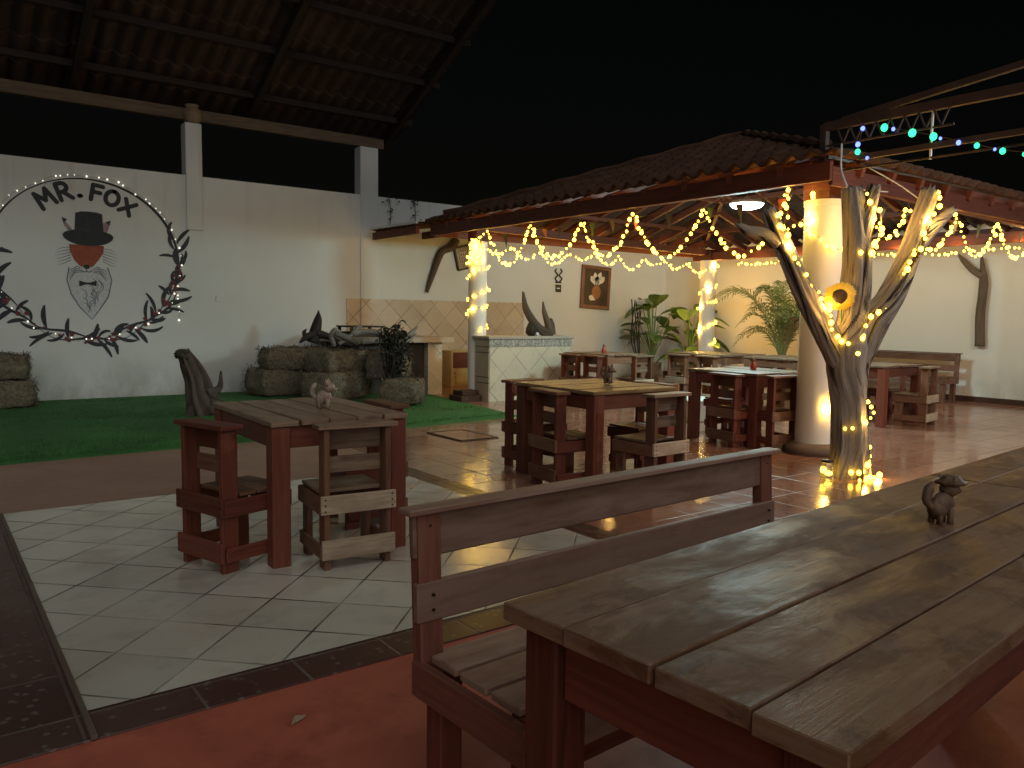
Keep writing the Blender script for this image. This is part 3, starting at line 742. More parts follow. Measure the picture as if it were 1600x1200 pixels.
MB().b2((6.97, 9.86, 0), (8.60, 10.24, .95)).build('body', 'bar_tiles', bc)
MB().b2((6.955, 9.87, 0), (6.97, 10.23, .95)).build('end_panel', 'wall_tiles', bc)
MB().b2((6.95, 9.845, .84), (8.61, 9.86, .955)).build('frieze', 'frieze_tiles', bc)
MB().b2((6.92, 9.82, .955), (8.64, 10.28, 1.0)).build('worktop', 'grey_cement', bc, bevel=.006)
stp = thing('brick_step', 'low red brick step at the foot of the left column', 'step', (6.9, 9.9, 0))
MB().b2((6.55, 10.0, 0), (6.93, 10.35, .09)).b2((6.62, 10.08, .09), (6.93, 10.35, .16)).build('bricks', 'clay_tile', stp, bevel=.006)
cb = thing('low_cupboard', 'small dark red cupboard low against the wall beside the bar', 'cupboard', (8.2, 12.5, 0))
MB().b2((7.86, 12.35, 0), (8.35, 12.68, .66)).build('carcass', 'yellow_board', cb, bevel=.004)
MB().b2((7.90, 12.335, .34), (8.31, 12.348, .63)).build('door', 'red_wood', cb)
MB().b2((7.96, 12.335, .04), (8.31, 12.348, .32)).build('lower_door', 'yellow_board', cb)
MB().blob((7.93, 12.33, .25), (.014, .014, .014)).blob((7.93, 12.33, .18), (.014, .014, .014)).build('knob', 'chrome', cb, smooth=True)
# ------------------------------------------------------------------ driftwood
def drift(name, label, cat, paths, mat, loc, part='branch', n=14, ridge=.18, group=None):
    t = thing(name, label, cat, loc, 0, group)
    for k, (pts, rad) in enumerate(paths):
        c = crv(pts, 10); MB().tube(c, lerps(rad, len(c)), n + 6, ridge * 1.3, k + loc[0], True, .03).build(part, mat, t, smooth=True)
    return t
drift('wall_driftwood', 'crooked dark branch hung slanting on the wall above the tiled backsplash', 'driftwood',
      [([(8.14, YA - .08, 2.72), (8.02, YA - .07, 2.57), (7.86, YA - .06, 2.50), (7.78, YA - .06, 2.40), (7.64, YA - .06, 2.06), (7.52, YA - .05, 1.74)], [.07, .06, .055, .06, .05, .03])], 'driftwood', (7.8, YA - .06, 2.2))
drift('wall_driftwood', 'tall forked driftwood post hung on the white wall above the bench', 'driftwood',
      [([(XB - .09, 5.80, .92), (XB - .09, 5.82, 1.4), (XB - .09, 5.80, 1.95), (XB - .09, 5.85, 2.36)], [.075, .07, .065, .022]),
       ([(XB - .09, 5.82, 2.05), (XB - .10, 5.97, 2.16), (XB - .11, 6.12, 2.32), (XB - .11, 6.2, 2.42)], [.06, .055, .04, .02])], 'driftwood', (XB - .09, 5.82, 1.6))
drift('bar_driftwood', 'forked upright driftwood piece standing on the bar counter', 'driftwood',
      [([(8.30, 10.02, 1.03), (8.08, 10.02, 1.10), (7.88, 10.0, 1.26), (7.75, 10.0, 1.45), (7.70, 10.0, 1.68)], [.07, .075, .065, .05, .02]),
       ([(8.30, 10.03, 1.02), (8.24, 10.03, 1.20), (8.16, 10.03, 1.38), (8.13, 10.03, 1.54)], [.08, .06, .04, .012]),
       ([(8.32, 10.02, 1.02), (8.31, 10.02, 1.18), (8.30, 10.02, 1.27)], [.06, .045, .02])], 'driftwood', (8.2, 10.02, 1.0))
bw = thing('carved_bowl', 'small dark carved bowl beside the driftwood on the bar', 'bowl', (7.87, 10.0, 1.0))
MB().lathe((7.87, 10.0, 1.0), [(.05, 0), (.09, .04), (.085, .12), (.05, .2), (.02, .24)], 14).build('bowl_body', 'dark_drift', bw, smooth=True)
MB().lathe((7.93, 9.92, 1.0), [(.03, 0), (.035, .02), (.02, .06)], 10).build('knob', 'white_plastic', bw, smooth=True)
# log stump on the turf
lg = drift('log_stump', 'upright weathered log stump shaped like a seated dog on the turf', 'log',
      [([(2.86, 10.05, .03), (2.78, 10.1, .25), (2.74, 10.12, .48), (2.66, 10.12, .68), (2.60, 10.12, .83)], [.22, .15, .115, .095, .06]),
       ([(2.62, 10.1, .76), (2.54, 10.1, .79), (2.50, 10.1, .78)], [.075, .06, .03]),
       ([(2.85, 10.0, .30), (2.98, 10.0, .38), (3.0, 10.0, .55)], [.05, .03, .012]),
       ([(2.85, 10.0, .12), (3.05, 9.98, .08), (3.12, 9.98, .05)], [.14, .08, .04])], 'stump_wood', (2.8, 10.1, .03), 'limb', 44, .55)
# ------------------------------------------------------------------ hay bales
def hay(label, c, size, rz, seed):
    t = thing('hay_bale', label, 'hay bale', (c[0], c[1], c[2]), rz, 'hay bales on the turf')
    mb = MB(); nx = 9
    bm = bmesh.new(); bmesh.ops.create_cube(bm, size=1)
    bmesh.ops.subdivide_edges(bm, edges=bm.edges[:], cuts=9, use_grid_fill=True)
    for v in bm.verts:
        p = v.co.copy(); r = max(abs(p.x), abs(p.y), abs(p.z))
        q = Vector((p.x * size[0], p.y * size[1], p.z * size[2]))
        n_ = p.normalized() * .5; rr = .32
        q = q.lerp(Vector((n_.x * size[0] * 1.2, n_.y * size[1] * 1.2, n_.z * size[2] * 1.2)), rr)
        q += p.normalized() * .03 * noise.noise(q * 9 + Vector((seed, 0, 0))) + p.normalized() * .025 * noise.noise(q * 25)
        v.co = q + Vector((0, 0, size[2] / 2))
    me = bpy.data.meshes.new('bale'); bm.to_mesh(me); bm.free(); me.materials.append(M['straw'])
    for p in me.polygons: p.use_smooth = True
    o = bpy.data.objects.new('bale', me); COL.objects.link(o); o.parent = t
    sw = MB(); q = random.Random(seed)
    for k in range(620):
        f = q.randrange(5); a = [q.uniform(-.5, .5) for _ in range(3)]
        if f == 0: a[0] = -.5
        elif f == 1: a[1] = -.5
        elif f == 2: a[2] = .5
        elif f == 3: a[0] = .5
        p = Vector((a[0] * size[0], a[1] * size[1], (a[2] + .5) * size[2]))
        d = Vector((q.uniform(-1, 1), q.uniform(-1, 1), q.uniform(-.7, .7))).normalized() * q.uniform(.04, .11)
        nrm = Vector((a[0], a[1], a[2])).normalized() * .03; s_ = d.cross(Vector((.3, .5, 1))).normalized() * .004
        p0, p1 = p - d * .5 + nrm * .3, p + d * .5 + nrm * q.uniform(.3, 1.3)
        sw.strip([p0 + s_, p1 + s_], [p0 - s_, p1 - s_])
    tag(sw.build('loose_straw', 'straw', t, local=True), kind='stuff')
    return t
hay('lower bale of the two stacked hay bales at the left end', (.72, 12.1, .05), (.95, .55, .35), .1, 1)
hay('upper bale of the two stacked hay bales at the left end', (.70, 12.12, .41), (.9, .5, .32), -.05, 2)
hay('big dark hay bale at the left of the middle pile, under the black root', (4.62, 12.0, .05), (1.15, .7, .42), .1, 3)
hay('upper bale carrying the black root at the left of the pile', (4.72, 11.9, .44), (1.05, .6, .34), -.1, 4)
hay('middle hay bale of the pile below the bluish driftwood', (4.95, 10.95, .05), (.95, .6, .42), .5, 5)
hay('upper middle bale of the pile carrying the bluish driftwood', (5.05, 11.05, .44), (.95, .55, .33), .35, 6)
hay('round ended hay bale beside the sink counter, upper right of the pile', (5.72, 10.75, .34), (.62, .55, .42), .8, 7)
hay('lowest right hay bale at the front edge of the pile', (5.55, 10.0, .05), (.80, .55, .34), .9, 8)
sc_ = MB(); q = random.Random(77)
for k in range(420):
    p = Vector((4.9 + q.gauss(0, .75), 10.2 + q.gauss(0, .7), .065))
    if p.y < 8.4: continue
    d = Vector((q.uniform(-1, 1), q.uniform(-1, 1), q.uniform(-.1, .25))).normalized() * q.uniform(.03, .11); s_ = Vector((-d.y, d.x, 0)).normalized() * .005
    sc_.strip([p + s_, p + d + s_ * .4], [p - s_, p + d - s_ * .4])
tag(sc_.build('scattered_straw', 'straw'), 'loose straw scattered on the turf around the hay bales', 'straw', kind='stuff')
drift('dark_root', 'black upright root with spread feet on top of the left hay bales', 'driftwood',
      [([(4.93, 11.75, .86), (4.98, 11.75, 1.05), (5.02, 11.75, 1.22), (5.03, 11.75, 1.34)], [.09, .085, .06, .012]),
       ([(4.95, 11.72, 1.0), (4.8, 11.7, .94), (4.70, 11.7, .86)], [.06, .05, .015]),
       ([(4.98, 11.72, 1.0), (5.15, 11.65, .95), (5.3, 11.5, .85), (5.42, 11.4, .82)], [.07, .05, .04, .03]),
       ([(4.80, 11.72, .95), (4.78, 11.72, 1.02), (4.80, 11.7, 1.06)], [.04, .03, .012])], 'dark_drift', (4.95, 11.75, .86))
drift('bundled_driftwood', 'tangle of grey and black driftwood lying on the hay pile', 'driftwood',
      [([(4.95, 11.0, .84), (4.88, 10.95, .98), (4.92, 10.9, 1.07), (5.0, 10.9, 1.04)], [.035, .035, .04, .02]),
       ([(4.92, 10.9, 1.02), (5.10, 10.9, .96), (5.30, 10.9, .86)], [.03, .05, .03]),
       ([(5.0, 10.95, .86), (5.25, 10.9, 1.02), (5.5, 10.85, 1.05), (5.75, 10.8, .98)], [.03, .04, .04, .03]),
       ([(5.2, 10.9, 1.0), (5.28, 10.9, 1.10), (5.34, 10.9, 1.13)], [.04, .035, .015]),
       ([(5.3, 10.8, .90), (5.55, 10.75, .92), (5.8, 10.7, .88)], [.04, .05, .03])], 'grey_drift', (5.2, 10.9, .84))
drift('pale_driftwood', 'pale forked driftwood branch pointing up beside the sink counter', 'driftwood',
      [([(5.66, 10.5, .80), (5.80, 10.5, .90), (5.95, 10.5, 1.02), (6.08, 10.5, 1.14)], [.05, .05, .04, .012]),
       ([(5.76, 10.48, .86), (5.92, 10.46, .93), (6.02, 10.46, 1.02)], [.03, .025, .01])], 'grey_drift', (5.8, 10.5, .8))
db = thing('dried_shrub', 'dark dried shrub drooping down the front of the hay pile', 'plant', (5.4, 10.35, .05))
mb = MB(); q = random.Random(9); st_ = MB()
for k in range(34):
    a0 = Vector((5.55 + q.uniform(-.10, .10), 10.42 + q.uniform(-.12, .05), .92 + q.uniform(-.1, .12)))
    a1 = a0 + Vector((q.uniform(-.2, .2), q.uniform(-.25, -.05), q.uniform(-.15, .1))); a2 = Vector((5.50 + q.gauss(0, .09), 10.16 + q.uniform(-.1, .1), q.uniform(.05, .45)))
    c = crv([a0, a1, a2], 5); st_.tube(c, .007, 4)
    for p in c[1:]: leaf_cluster(mb, p, (.03, .02, .03), 2, .075, q.random())
mb.build('foliage', 'vine_green', db); st_.build('stems', 'dark_drift', db)
# ------------------------------------------------------------------ tables and chairs
def make_table(w, d, h, planks, along='Y', leg=.095, legm='red_wood', topm='worn_wood', loc=(0, 0, 0), rz=0, label='', nm='square_table', cat='table', group=None, th=.028, ap=.11):
    t = thing(nm, label, cat, loc, rz, group)
    tp = MB(); n_ = planks
    span = w if along == 'Y' else d
    wid = span / n_
    for k in range(n_):
        c = -span / 2 + wid * (k + .5); g = wid - .009 - rnd.uniform(0, .004); e = rnd.uniform(-.008, .008); zz = rnd.uniform(-.0025, .0025)
        if along == 'Y': tp.box((c, e, h - th / 2 + zz), (g, d, th))
        else: tp.box((e, c, h - th / 2 + zz), (w, g, th))
    tp.build('tabletop', topm, t, bevel=.004, local=True)
    i = .012
    for sx in (-1, 1):
        for sy in (-1, 1):
            MB().box((sx * (w / 2 - leg / 2 - i), sy * (d / 2 - leg / 2 - i), (h - th - .004) / 2), (leg, leg, h - th - .004)).build('leg', legm, t, bevel=.005, local=True)
    a = MB()
    for sy in (-1, 1): a.box((0, sy * (d / 2 - .03 - i), h - th - ap / 2 - .004), (w - 2 * leg - 2 * i - .004, .028, ap))
    for sx in (-1, 1): a.box((sx * (w / 2 - .03 - i), 0, h - th - ap / 2 - .004), (.028, d - 2 * leg - 2 * i - .004, ap))
    a.build('apron', legm, t, bevel=.003, local=True)
    return t
def make_chair(label, mats):
    lm, am, sm, bm_ = mats
    t = thing('pallet_chair', label, 'chair', (0, 0, 0), 0, 'pallet wood chairs')
    B = lambda p, s_, nm, m_: MB().box(p, s_).build(nm, m_, t, bevel=.003, local=True)
    for sx in (-1, 1):
        B((sx * .163, -.145, .363), (.03, .09, .726), 'leg', lm)
        B((sx * .163, .15, .187), (.03, .085, .375), 'leg', lm)
    se = MB()
    for k, y in enumerate((-.04, .065, .165)): se.box((0, y, .392), (.352, .096, .018))
    se.build('seat', sm, t, bevel=.003, local=True)
    ap = MB().box((0, -.20, .345), (.40, .02, .095))
    ap.build('back_apron', am, t, bevel=.003, local=True)
    ap = MB().box((-.188, .005, .335), (.02, .386, .085)).box((.188, .005, .335), (.02, .386, .085)).box((0, .203, .335), (.396, .02, .085))
    ap.build('apron', lm, t, bevel=.003, local=True)
    B((0, -.112, .665), (.294, .018, .105), 'back_slat', bm_)
    B((0, -.112, .535), (.294, .018, .085), 'back_slat', sm)
    MB().box((0, -.148, .739), (.42, .125, .024)).build('top_rail', bm_, t, bevel=.004, local=True)
    MB().box((0, -.20, .115), (.39, .02, .10)).build('stretcher', am, t, bevel=.003, local=True)
    for sx in (-1, 1): B((sx * .188, .005, .10), (.018, .37, .07), 'stretcher', lm)
    na = MB()
    for sx in (-1, 1):
        for z in (.315, .345, .375): na.lathe((0, 0, 0), [(.0001, 0)], 3) if False else na.box((sx * .178, -.2105, z), (.008, .003, .008))
    tag(na.build('nails', 'dark_metal', t, local=True), kind='stuff')
    return t
ch_red = make_chair('all red stained pallet chair at the left side of the table beside the log stump', ('red_wood', 'red_wood', 'brown_wood', 'red_wood'))
ch_pale = make_chair('dark pallet chair with pale nailed back board at the front of the left table', ('brown_wood', 'pale_wood', 'worn_wood', 'worn_wood'))
ch_brn = make_chair('brown pallet chair nearest on the left side of the yellow lit table', ('red_wood', 'brown_wood', 'brown_wood', 'brown_wood'))
used = set()
def place(proto, x, y, rz, label=None):
    o = proto if proto.name not in used else copy_tree(proto)
    used.add(proto.name)
    o.location = (x, y, 0); o.rotation_euler = (0, 0, rz)
    if label: o['label'] = label
    return o
# rz 0: faces +Y (back toward -Y)
FX, FNX, FY, FNY = -math.pi / 2, math.pi / 2, 0, math.pi
make_table(.78, 1.05, .76, 5, 'Y', .095, 'red_wood', 'worn_wood', (1.79, 4.37, .0), R(-1), 'dark square table with pale carved figurine, left on the white tiles')
place(ch_red, 1.30, 4.14, FX + R(17))
place(ch_pale, 1.80, 3.86, FY - R(6))
place(ch_brn, 2.22, 4.50, FNX - R(2), 'pallet chair half hidden at the right side of the left table')
make_table(.90, 1.0, .76, 5, 'X', .10, 'red_wood', 'varnished_wood', (4.42, 4.76, 0), R(-1), 'square table with glossy yellow lit top and carved figurine in the middle')
place(ch_brn, 3.98, 4.62, FX - R(8), 'brown pallet chair nearest on the left side of the yellow lit table')
place(ch_brn, 4.30, 5.40, FNY + R(6), 'pallet chair on the far side of the yellow lit table')
place(ch_pale, 4.44, 4.15, FY + R(2), 'dark pallet chair with pale nailed back board in front of the yellow lit table')
place(ch_brn, 4.93, 4.72, FNX, 'pallet chair mostly hidden on the right side of the yellow lit table')
make_table(.95, .95, .76, 5, 'Y', .10, 'red_wood', 'worn_wood', (7.22, 5.32, 0), R(-3), 'square table with red sauce bottle just left of the lit tree trunk')
place(ch_brn, 6.80, 5.18, FX - R(8), 'brown pallet chair on the left side of the red bottle table')
place(ch_brn, 6.96, 4.86, FY - R(8), 'pallet chair between the red bottle table and the thick column')
place(ch_brn, 7.55, 5.85, FNX, 'pallet chair on the far right side of the red bottle table')
make_table(.85, .95, .76, 5, 'Y', .10, 'brown_wood', 'worn_wood', (8.55, 9.0, 0), R(2), 'square table with small bottle in front of the tiled bar')
place(ch_brn, 8.10, 9.12, FX, 'pallet chair on the bar side of the small bottle table')
place(ch_brn, 8.14, 8.66, FX - R(6), 'pallet chair at the left front of the small bottle table')
place(ch_pale, 8.66, 8.46, FY, 'pallet chair at the right front of the small bottle table')
make_table(1.0, 1.2, .76, 6, 'Y', .10, 'brown_wood', 'worn_wood', (10.35, 8.3, 0), R(0), 'long square table beside the broad leaved plants in the far corner')
place(ch_pale, 9.72, 8.42, FX, 'light brown pallet chair left of the far corner table')
place(ch_pale, 9.80, 7.90, FX - R(5), 'light brown pallet chair at the front left of the far corner table')
place(ch_pale, 10.55, 7.66, FY, 'light brown pallet chair at the right of the far corner table')
make_table(.95, .95, .76, 5, 'X', .10, 'brown_wood', 'worn_wood', (10.35, 6.95, 0), R(0), 'pale topped table in front of the palm')
place(ch_brn, 10.2, 6.40, FY, 'pallet chair in front of the palm table, left of the column')
make_table(.95, 1.0, .76, 5, 'Y', .10, 'red_wood', 'worn_wood', (9.92, 5.50, 0), R(0), 'square table right behind the lit tree trunk')
place(ch_pale, 10.12, 4.95, FY + R(8), 'pallet chair with pale frame right of the tree before the slatted bench')
place(ch_brn, 10.62, 5.62, FNX, 'pallet chair between the tree trunk table and the slatted bench')
# near long tables
A45 = R(4.5)
def along(p, dx, dy): return (p[0] + dx * math.cos(A45) - dy * math.sin(A45), p[1] + dx * math.sin(A45) + dy * math.cos(A45), 0)
def long_table(c, label):
    t = thing('long_table', label, 'table', c, A45, 'long plank tables')
    tp = MB(); h, th = .765, .034; wid = [.165, .195, .175, .145]; y = .35
    for k, w_ in enumerate(wid):
        g = .003 if k == 0 else .0065
        tp.box((rnd.uniform(-.004, .004) + (.0, -.006, .004, -.012)[k], y - w_ / 2, h - th / 2 + rnd.uniform(-.002, .002)), (1.98, w_ - g, th)); y -= w_
    tp.build('tabletop', 'top_wood', t, bevel=.0025, local=True)
    for sx in (-1, 1):
        for sy in (-1, 1):
            MB().box((sx * .915, sy * .265 + .01, (h - th - .004) / 2), (.085, .085, h - th - .004)).build('leg', 'red_wood', t, bevel=.005, local=True)
    a = MB()
    for sy in (-1, 1): a.box((0, sy * .275 + .01, h - th - .07), (1.74, .03, .12))
    for sx in (-1, 1): a.box((sx * .925, .01, h - th - .07), (.03, .44, .12))
    a.build('apron', 'red_wood', t, bevel=.004, local=True)
    return t
T0 = along((.862, 1.175, 0), .99, -.35)
long_table(T0, 'long plank table in the foreground with a small carved animal on it')
T1 = along((.862, 1.175, 0), 2.985, -.35)
long_table(T1, 'second long plank table beyond the far end of the foreground table')
def make_bench(label, length=1.72, mt='bench_wood', lm='red_wood', arm=True):
    t = thing('slatted_bench', label, 'bench', (0, 0, 0), 0, 'slatted benches'); hl = length / 2
    B = lambda p, s_, nm, m_, rot=None: MB().box(p, s_, rot).build(nm, m_, t, bevel=.004, local=True)
    tilt = Matrix.Rotation(R(-3), 3, 'X')
    for sx in (-1, 1):
        B((sx * (hl - .04), .175, .20), (.07, .07, .40), 'leg', lm)
        B((sx * (hl - .04), -.175, .20), (.07, .07, .40), 'leg', lm)
        B((sx * (hl - .02), .232, .585), (.07, .045, .42), 'back_post', 'bench_red' if mt == 'bench_wood' else mt, tilt)
        B((sx * (hl + .016), 0, .355), (.026, .46, .095), 'side_rail', 'bench_red' if mt == 'bench_wood' else mt)
    B((0, .235 + .0, .355), (length + .002, .02, .09), 'back_rail', mt); B((0, -.225, .355), (length + .002, .02, .09), 'front_rail', mt)
    se = MB()
    for k in range(3): se.box((0, .125 - .125 * k, .414), (length, .108, .022))
    se.build('seat', mt, t, bevel=.004, local=True)
    B((0, .238, .727), (length + .05, .024, .115), 'back_slat', mt, tilt)
    B((0, .216, .555), (length + .05, .024, .105), 'back_slat', mt, tilt)
    MB().box((0, .232, .797), (length + .10, .06, .016)).build('top_rail', mt, t, bevel=.003, local=True)
    B((0, .0, .12), (length - .15, .03, .06), 'stretcher', lm)
    na = MB()
    for sx in (-1, 1):
        for y, z in ((.2225, .755), (.2235, .70), (.2015, .575), (.2025, .535)): na.box((sx * (hl - .03 + .012 * (z * 50 % 1)), y + .0012 * 0, z), (.006, .012, .006))
    tag(na.build('nails', 'dark_metal', t, local=True), kind='stuff')
    return t
bn = make_bench('long slatted wooden bench with two rail back beside the foreground table', 1.58)
bn.location = (1.83, 1.565, 0); bn.rotation_euler = (0, 0, R(2.5))
b2 = copy_tree(bn); b2.location = (2.05, .17, 0); b2.rotation_euler = (0, 0, math.pi + R(4.5)); b2['label'] = 'slatted bench seat glimpsed under the right edge of the foreground table'
b3 = make_bench('dark slatted bench with backrest standing against the white wall', 2.3, 'brown_wood', 'brown_wood'); b3.location = (13.38, 7.15, 0); b3.rotation_euler = (0, 0, -math.pi / 2)
# ------------------------------------------------------------------ things on tables
def figurine(label, loc, rz, s, mat, earz=1.0):
    t = thing('animal_figurine', label, 'figurine', loc, rz)
    k = s
    mb = MB().blob((0, 0, .075 * k), (.045 * k, .034 * k, .042 * k), None, 14, 10, .25, loc[0]).blob((-.022 * k, 0, .055 * k), (.034 * k, .036 * k, .04 * k), None, 12, 8, .3, loc[1])
    for sx, sy in ((.022, .018), (.022, -.018), (-.028, .02), (-.028, -.02)):
        mb.tube([(sx * k, sy * k, 0), (sx * k, sy * k, .03 * k), (sx * k * .9, sy * k * .9, .06 * k)], [.012 * k, .0105 * k, .016 * k], 8)
    mb.build('body', mat, t, smooth=True, local=True)
    hd = MB().blob((.03 * k, 0, .128 * k), (.036 * k, .036 * k, .03 * k), None, 14, 10, .2, 2).blob((.062 * k, 0, .118 * k), (.02 * k, .016 * k, .014 * k))
    h_ = hd.build('head', mat, t, smooth=True, local=True)
    for sy in (-1, 1):
        MB().tube([(.022 * k, sy * .026 * k, .145 * k), (.018 * k, sy * .032 * k, .163 * k), (.016 * k, sy * .034 * k, (.172 + .012 * earz) * k)], [.015 * k, .012 * k, .003 * k], 8).build('ear', mat, h_, smooth=True, local=True)
    MB().tube(crv([(-.05 * k, 0, .06 * k), (-.075 * k, 0, .09 * k), (-.065 * k, 0, .135 * k), (-.05 * k, .0, .155 * k)], 5), lerps([.012 * k, .016 * k, .018 * k, .005 * k], 16), 8).build('tail', mat, t, smooth=True, local=True)
    return t
figurine('small pale carved animal on the left square table', (1.86, 4.27, .764), R(-35), .92, 'pale_figurine')
figurine('small dark carved animal on the yellow lit table', (4.55, 4.74, .764), R(-75), .88, 'figurine_wood')
fg = figurine('carved wooden animal figurine on the foreground plank table', (2.17, .975, .768), R(-20), .72, 'figurine_wood', .3)
for ch in fg.children:
    if ch.name.startswith('head'):
        MB().lathe((.03 * .72, 0, .146 * .72), [(.012, -.008), (.040, 0), (.044, .006), (.030, .012), (.022, .022), (.010, .025)], 9).build('hat', 'figurine_wood', ch, local=True)
def bottle(label, loc, s):
    t = thing('sauce_bottle', label, 'bottle', loc)
    MB().lathe((0, 0, 0), [(.03 * s, 0), (.034 * s, .01), (.032 * s, .05 * s), (.02 * s, .075 * s), (.014 * s, .09 * s)], 14).build('bottle_body', 'red_plastic', t, smooth=True, local=True)
    MB().lathe((0, 0, .09 * s), [(.018 * s, 0), (.022 * s, .01 * s), (.012 * s, .028 * s), (.003, .034 * s)], 12).build('cap', 'figurine_wood', t, smooth=True, local=True)
bottle('small red sauce bottle on the table left of the tree trunk', (7.28, 5.33, .763), 1.05)
bottle('small dark red bottle on the table in front of the bar', (8.45, 8.92, .763), 1.15)
# ------------------------------------------------------------------ tree, sunflower, jar
tr = thing('dead_tree', 'bare forked grey tree trunk wrapped in warm fairy lights', 'tree', (6.22, 3.58, 0))
def limb(nm, pts, rad, n=44, ridge=.26, seed=0, k=14, rag=.03):
    c = crv(pts, k); return MB().tube(c, lerps(rad, len(c)), n, ridge, seed, True, rag).build(nm, 'tree_bark', tr, smooth=True)
limb('trunk', [(6.24, 3.57, -.02), (6.23, 3.575, .25), (6.21, 3.59, .6), (6.19, 3.60, .9), (6.20, 3.595, 1.10), (6.215, 3.585, 1.35), (6.215, 3.585, 1.85), (6.16, 3.63, 2.38)], [.155, .135, .132, .16, .165, .115, .105, .075], seed=1)
limb('branch', [(6.18, 3.61, .85), (6.06, 3.70, 1.15), (5.90, 3.83, 1.50), (5.74, 3.95, 1.90), (5.62, 4.04, 2.2)], [.10, .105, .085, .075, .055], seed=2)
limb('branch', [(5.70, 3.97, 1.94), (5.60, 4.05, 2.0), (5.50, 4.13, 2.03), (5.43, 4.18, 2.08)], [.06, .05, .04, .02], 24, seed=3)
limb('branch', [(6.22, 3.58, .92), (6.33, 3.49, 1.28), (6.44, 3.41, 1.50), (6.55, 3.33, 1.86), (6.67, 3.24, 2.37)], [.12, .125, .11, .085, .07], seed=4, rag=.06)
limb('branch', [(6.52, 3.35, 1.76), (6.62, 3.27, 1.96), (6.72, 3.20, 2.10), (6.82, 3.12, 2.22)], [.07, .07, .06, .03], 18, seed=5)
limb('branch', [(6.22, 3.58, 1.8), (6.25, 3.55, 2.1), (6.30, 3.51, 2.40)], [.08, .075, .055], 18, seed=6)
CAMV = Vector((-.865, -.50, .04)).normalized()
sf = thing('sunflower', 'yellow artificial sunflower fixed at the fork of the tree', 'flower', (6.02, 3.60, 1.50))
sx_ = CAMV.cross(Vector((0, 0, 1))).normalized(); sz_ = sx_.cross(CAMV)
C0 = Vector((6.02, 3.60, 1.50))
pe = MB(); q = random.Random(4)
for lay in (0, 1):
    for k in range(17):
        a = 2 * math.pi * (k + .5 * lay) / 17; d = sx_ * math.cos(a) + sz_ * math.sin(a); t = sx_ * -math.sin(a) + sz_ * math.cos(a)
        ln = .125 * q.uniform(.88, 1.08); le, ri = [], []
        for i in range(6):
            f_ = i / 5; w = .021 * math.sin(math.pi * (f_ * .86 + .14)); p = C0 + d * (.045 + (ln - .045) * f_) + CAMV * (.012 + .008 * lay - .03 * f_ * f_)
            le.append(p + t * w); ri.append(p - t * w)
        pe.strip(le, ri)
pe.build('petals', 'petal_yellow', sf)
rotc = Matrix((sx_, sz_, CAMV)).transposed()
MB().blob(C0 + CAMV * .02, (.058, .058, .022), rotc, 18, 10, .15).build('seed_head', 'seed_brown', sf, smooth=True)
MB().tube(crv([C0 - CAMV * .01, C0 - CAMV * .04 + Vector((.02, 0, -.1)), (6.12, 3.62, 1.2)]), .008, 6).build('stem', 'leaf_green', sf)
jr = thing('glass_jar', 'small glass jar of fairy lights at the foot of the tree', 'jar', (5.98, 3.62, 0))
MB().lathe((5.98, 3.62, 0), [(.05, 0), (.055, .01), (.055, .10), (.042, .125), (.042, .14)], 18).build('jar_body', 'jar_glass', jr, smooth=True)
MB().lathe((5.98, 3.62, .14), [(.046, 0), (.046, .018), (.02, .02)], 18).build('lid', 'dark_metal', jr, smooth=True)
# ------------------------------------------------------------------ plants
def pot(loc, r, h, t, mat='clay_pot'):
    MB().lathe(loc, [(r * .7, 0), (r * .95, h * .5), (r, h * .9), (r * 1.08, h * .92), (r * 1.08, h), (r * .9, h), (r * .85, h * .9)], 20).build('pot', mat, t, smooth=True)
pm = thing('potted_palm', 'feathery green palm in a pot against the yellow wall', 'palm', (12.95, 8.85, 0))
pot((12.95, 8.85, 0), .22, .38, pm)
def frond(mb, base, az, ln, lift, droop, seed):
    q = random.Random(seed); pts = []; d = Vector((math.cos(az), math.sin(az), 0))
    for i in range(15):
        f_ = i / 14; pts.append(Vector(base) + d * ln * (f_ * (.35 + .65 * f_ ** .5)) + Vector((0, 0, lift * math.sin(f_ * 1.9) - droop * f_ ** 2.5)))
    mb.tube(pts, lerps([.011, .003], 15), 5)
    sd = d.cross(Vector((0, 0, 1)))
    for i in range(3, 15):
        for sub in (0, .5):
            if i + sub > 14: continue
            p = pts[i].lerp(pts[min(i + 1, 14)], sub); t = (pts[min(i + 1, 14)] - pts[i - 1]).normalized(); f_ = (i + sub) / 14
            for s_ in (-1, 1):
                L_ = ln * .36 * math.sin(math.pi * (.15 + .8 * f_)) * q.uniform(.85, 1.1); dd = (t * .55 + sd * s_ * .75 + Vector((0, 0, q.uniform(-.1, .25)))).normalized()
                w = t.cross(dd).cross(dd).normalized() * .0125; e = p + dd * L_ + Vector((0, 0, -L_ * .28)); mm = p + dd * L_ * .5
                mb.strip([p + w * .4, mm + w, e], [p - w * .4, mm - w, e])
mb = MB(); q = random.Random(21)
for k in range(24):
    az = 2 * math.pi * k / 24 + q.uniform(-.15, .15); out = q.uniform(.5, .95)
    frond(mb, (12.95, 8.85, .42), az, out * 1.15, q.uniform(.85, 1.75), q.uniform(.15, .55), k)
for az in (R(115), R(130), R(100)): frond(mb, (12.95, 8.85, .45), az, 1.4, 1.6, .35, az * 9)
mb.build('foliage', 'palm_green', pm)
mb = MB(); frond(mb, (12.85, 8.75, .42), R(-115), .75, 1.15, .55, 77); mb.build('dry_frond', 'dry_palm', pm)
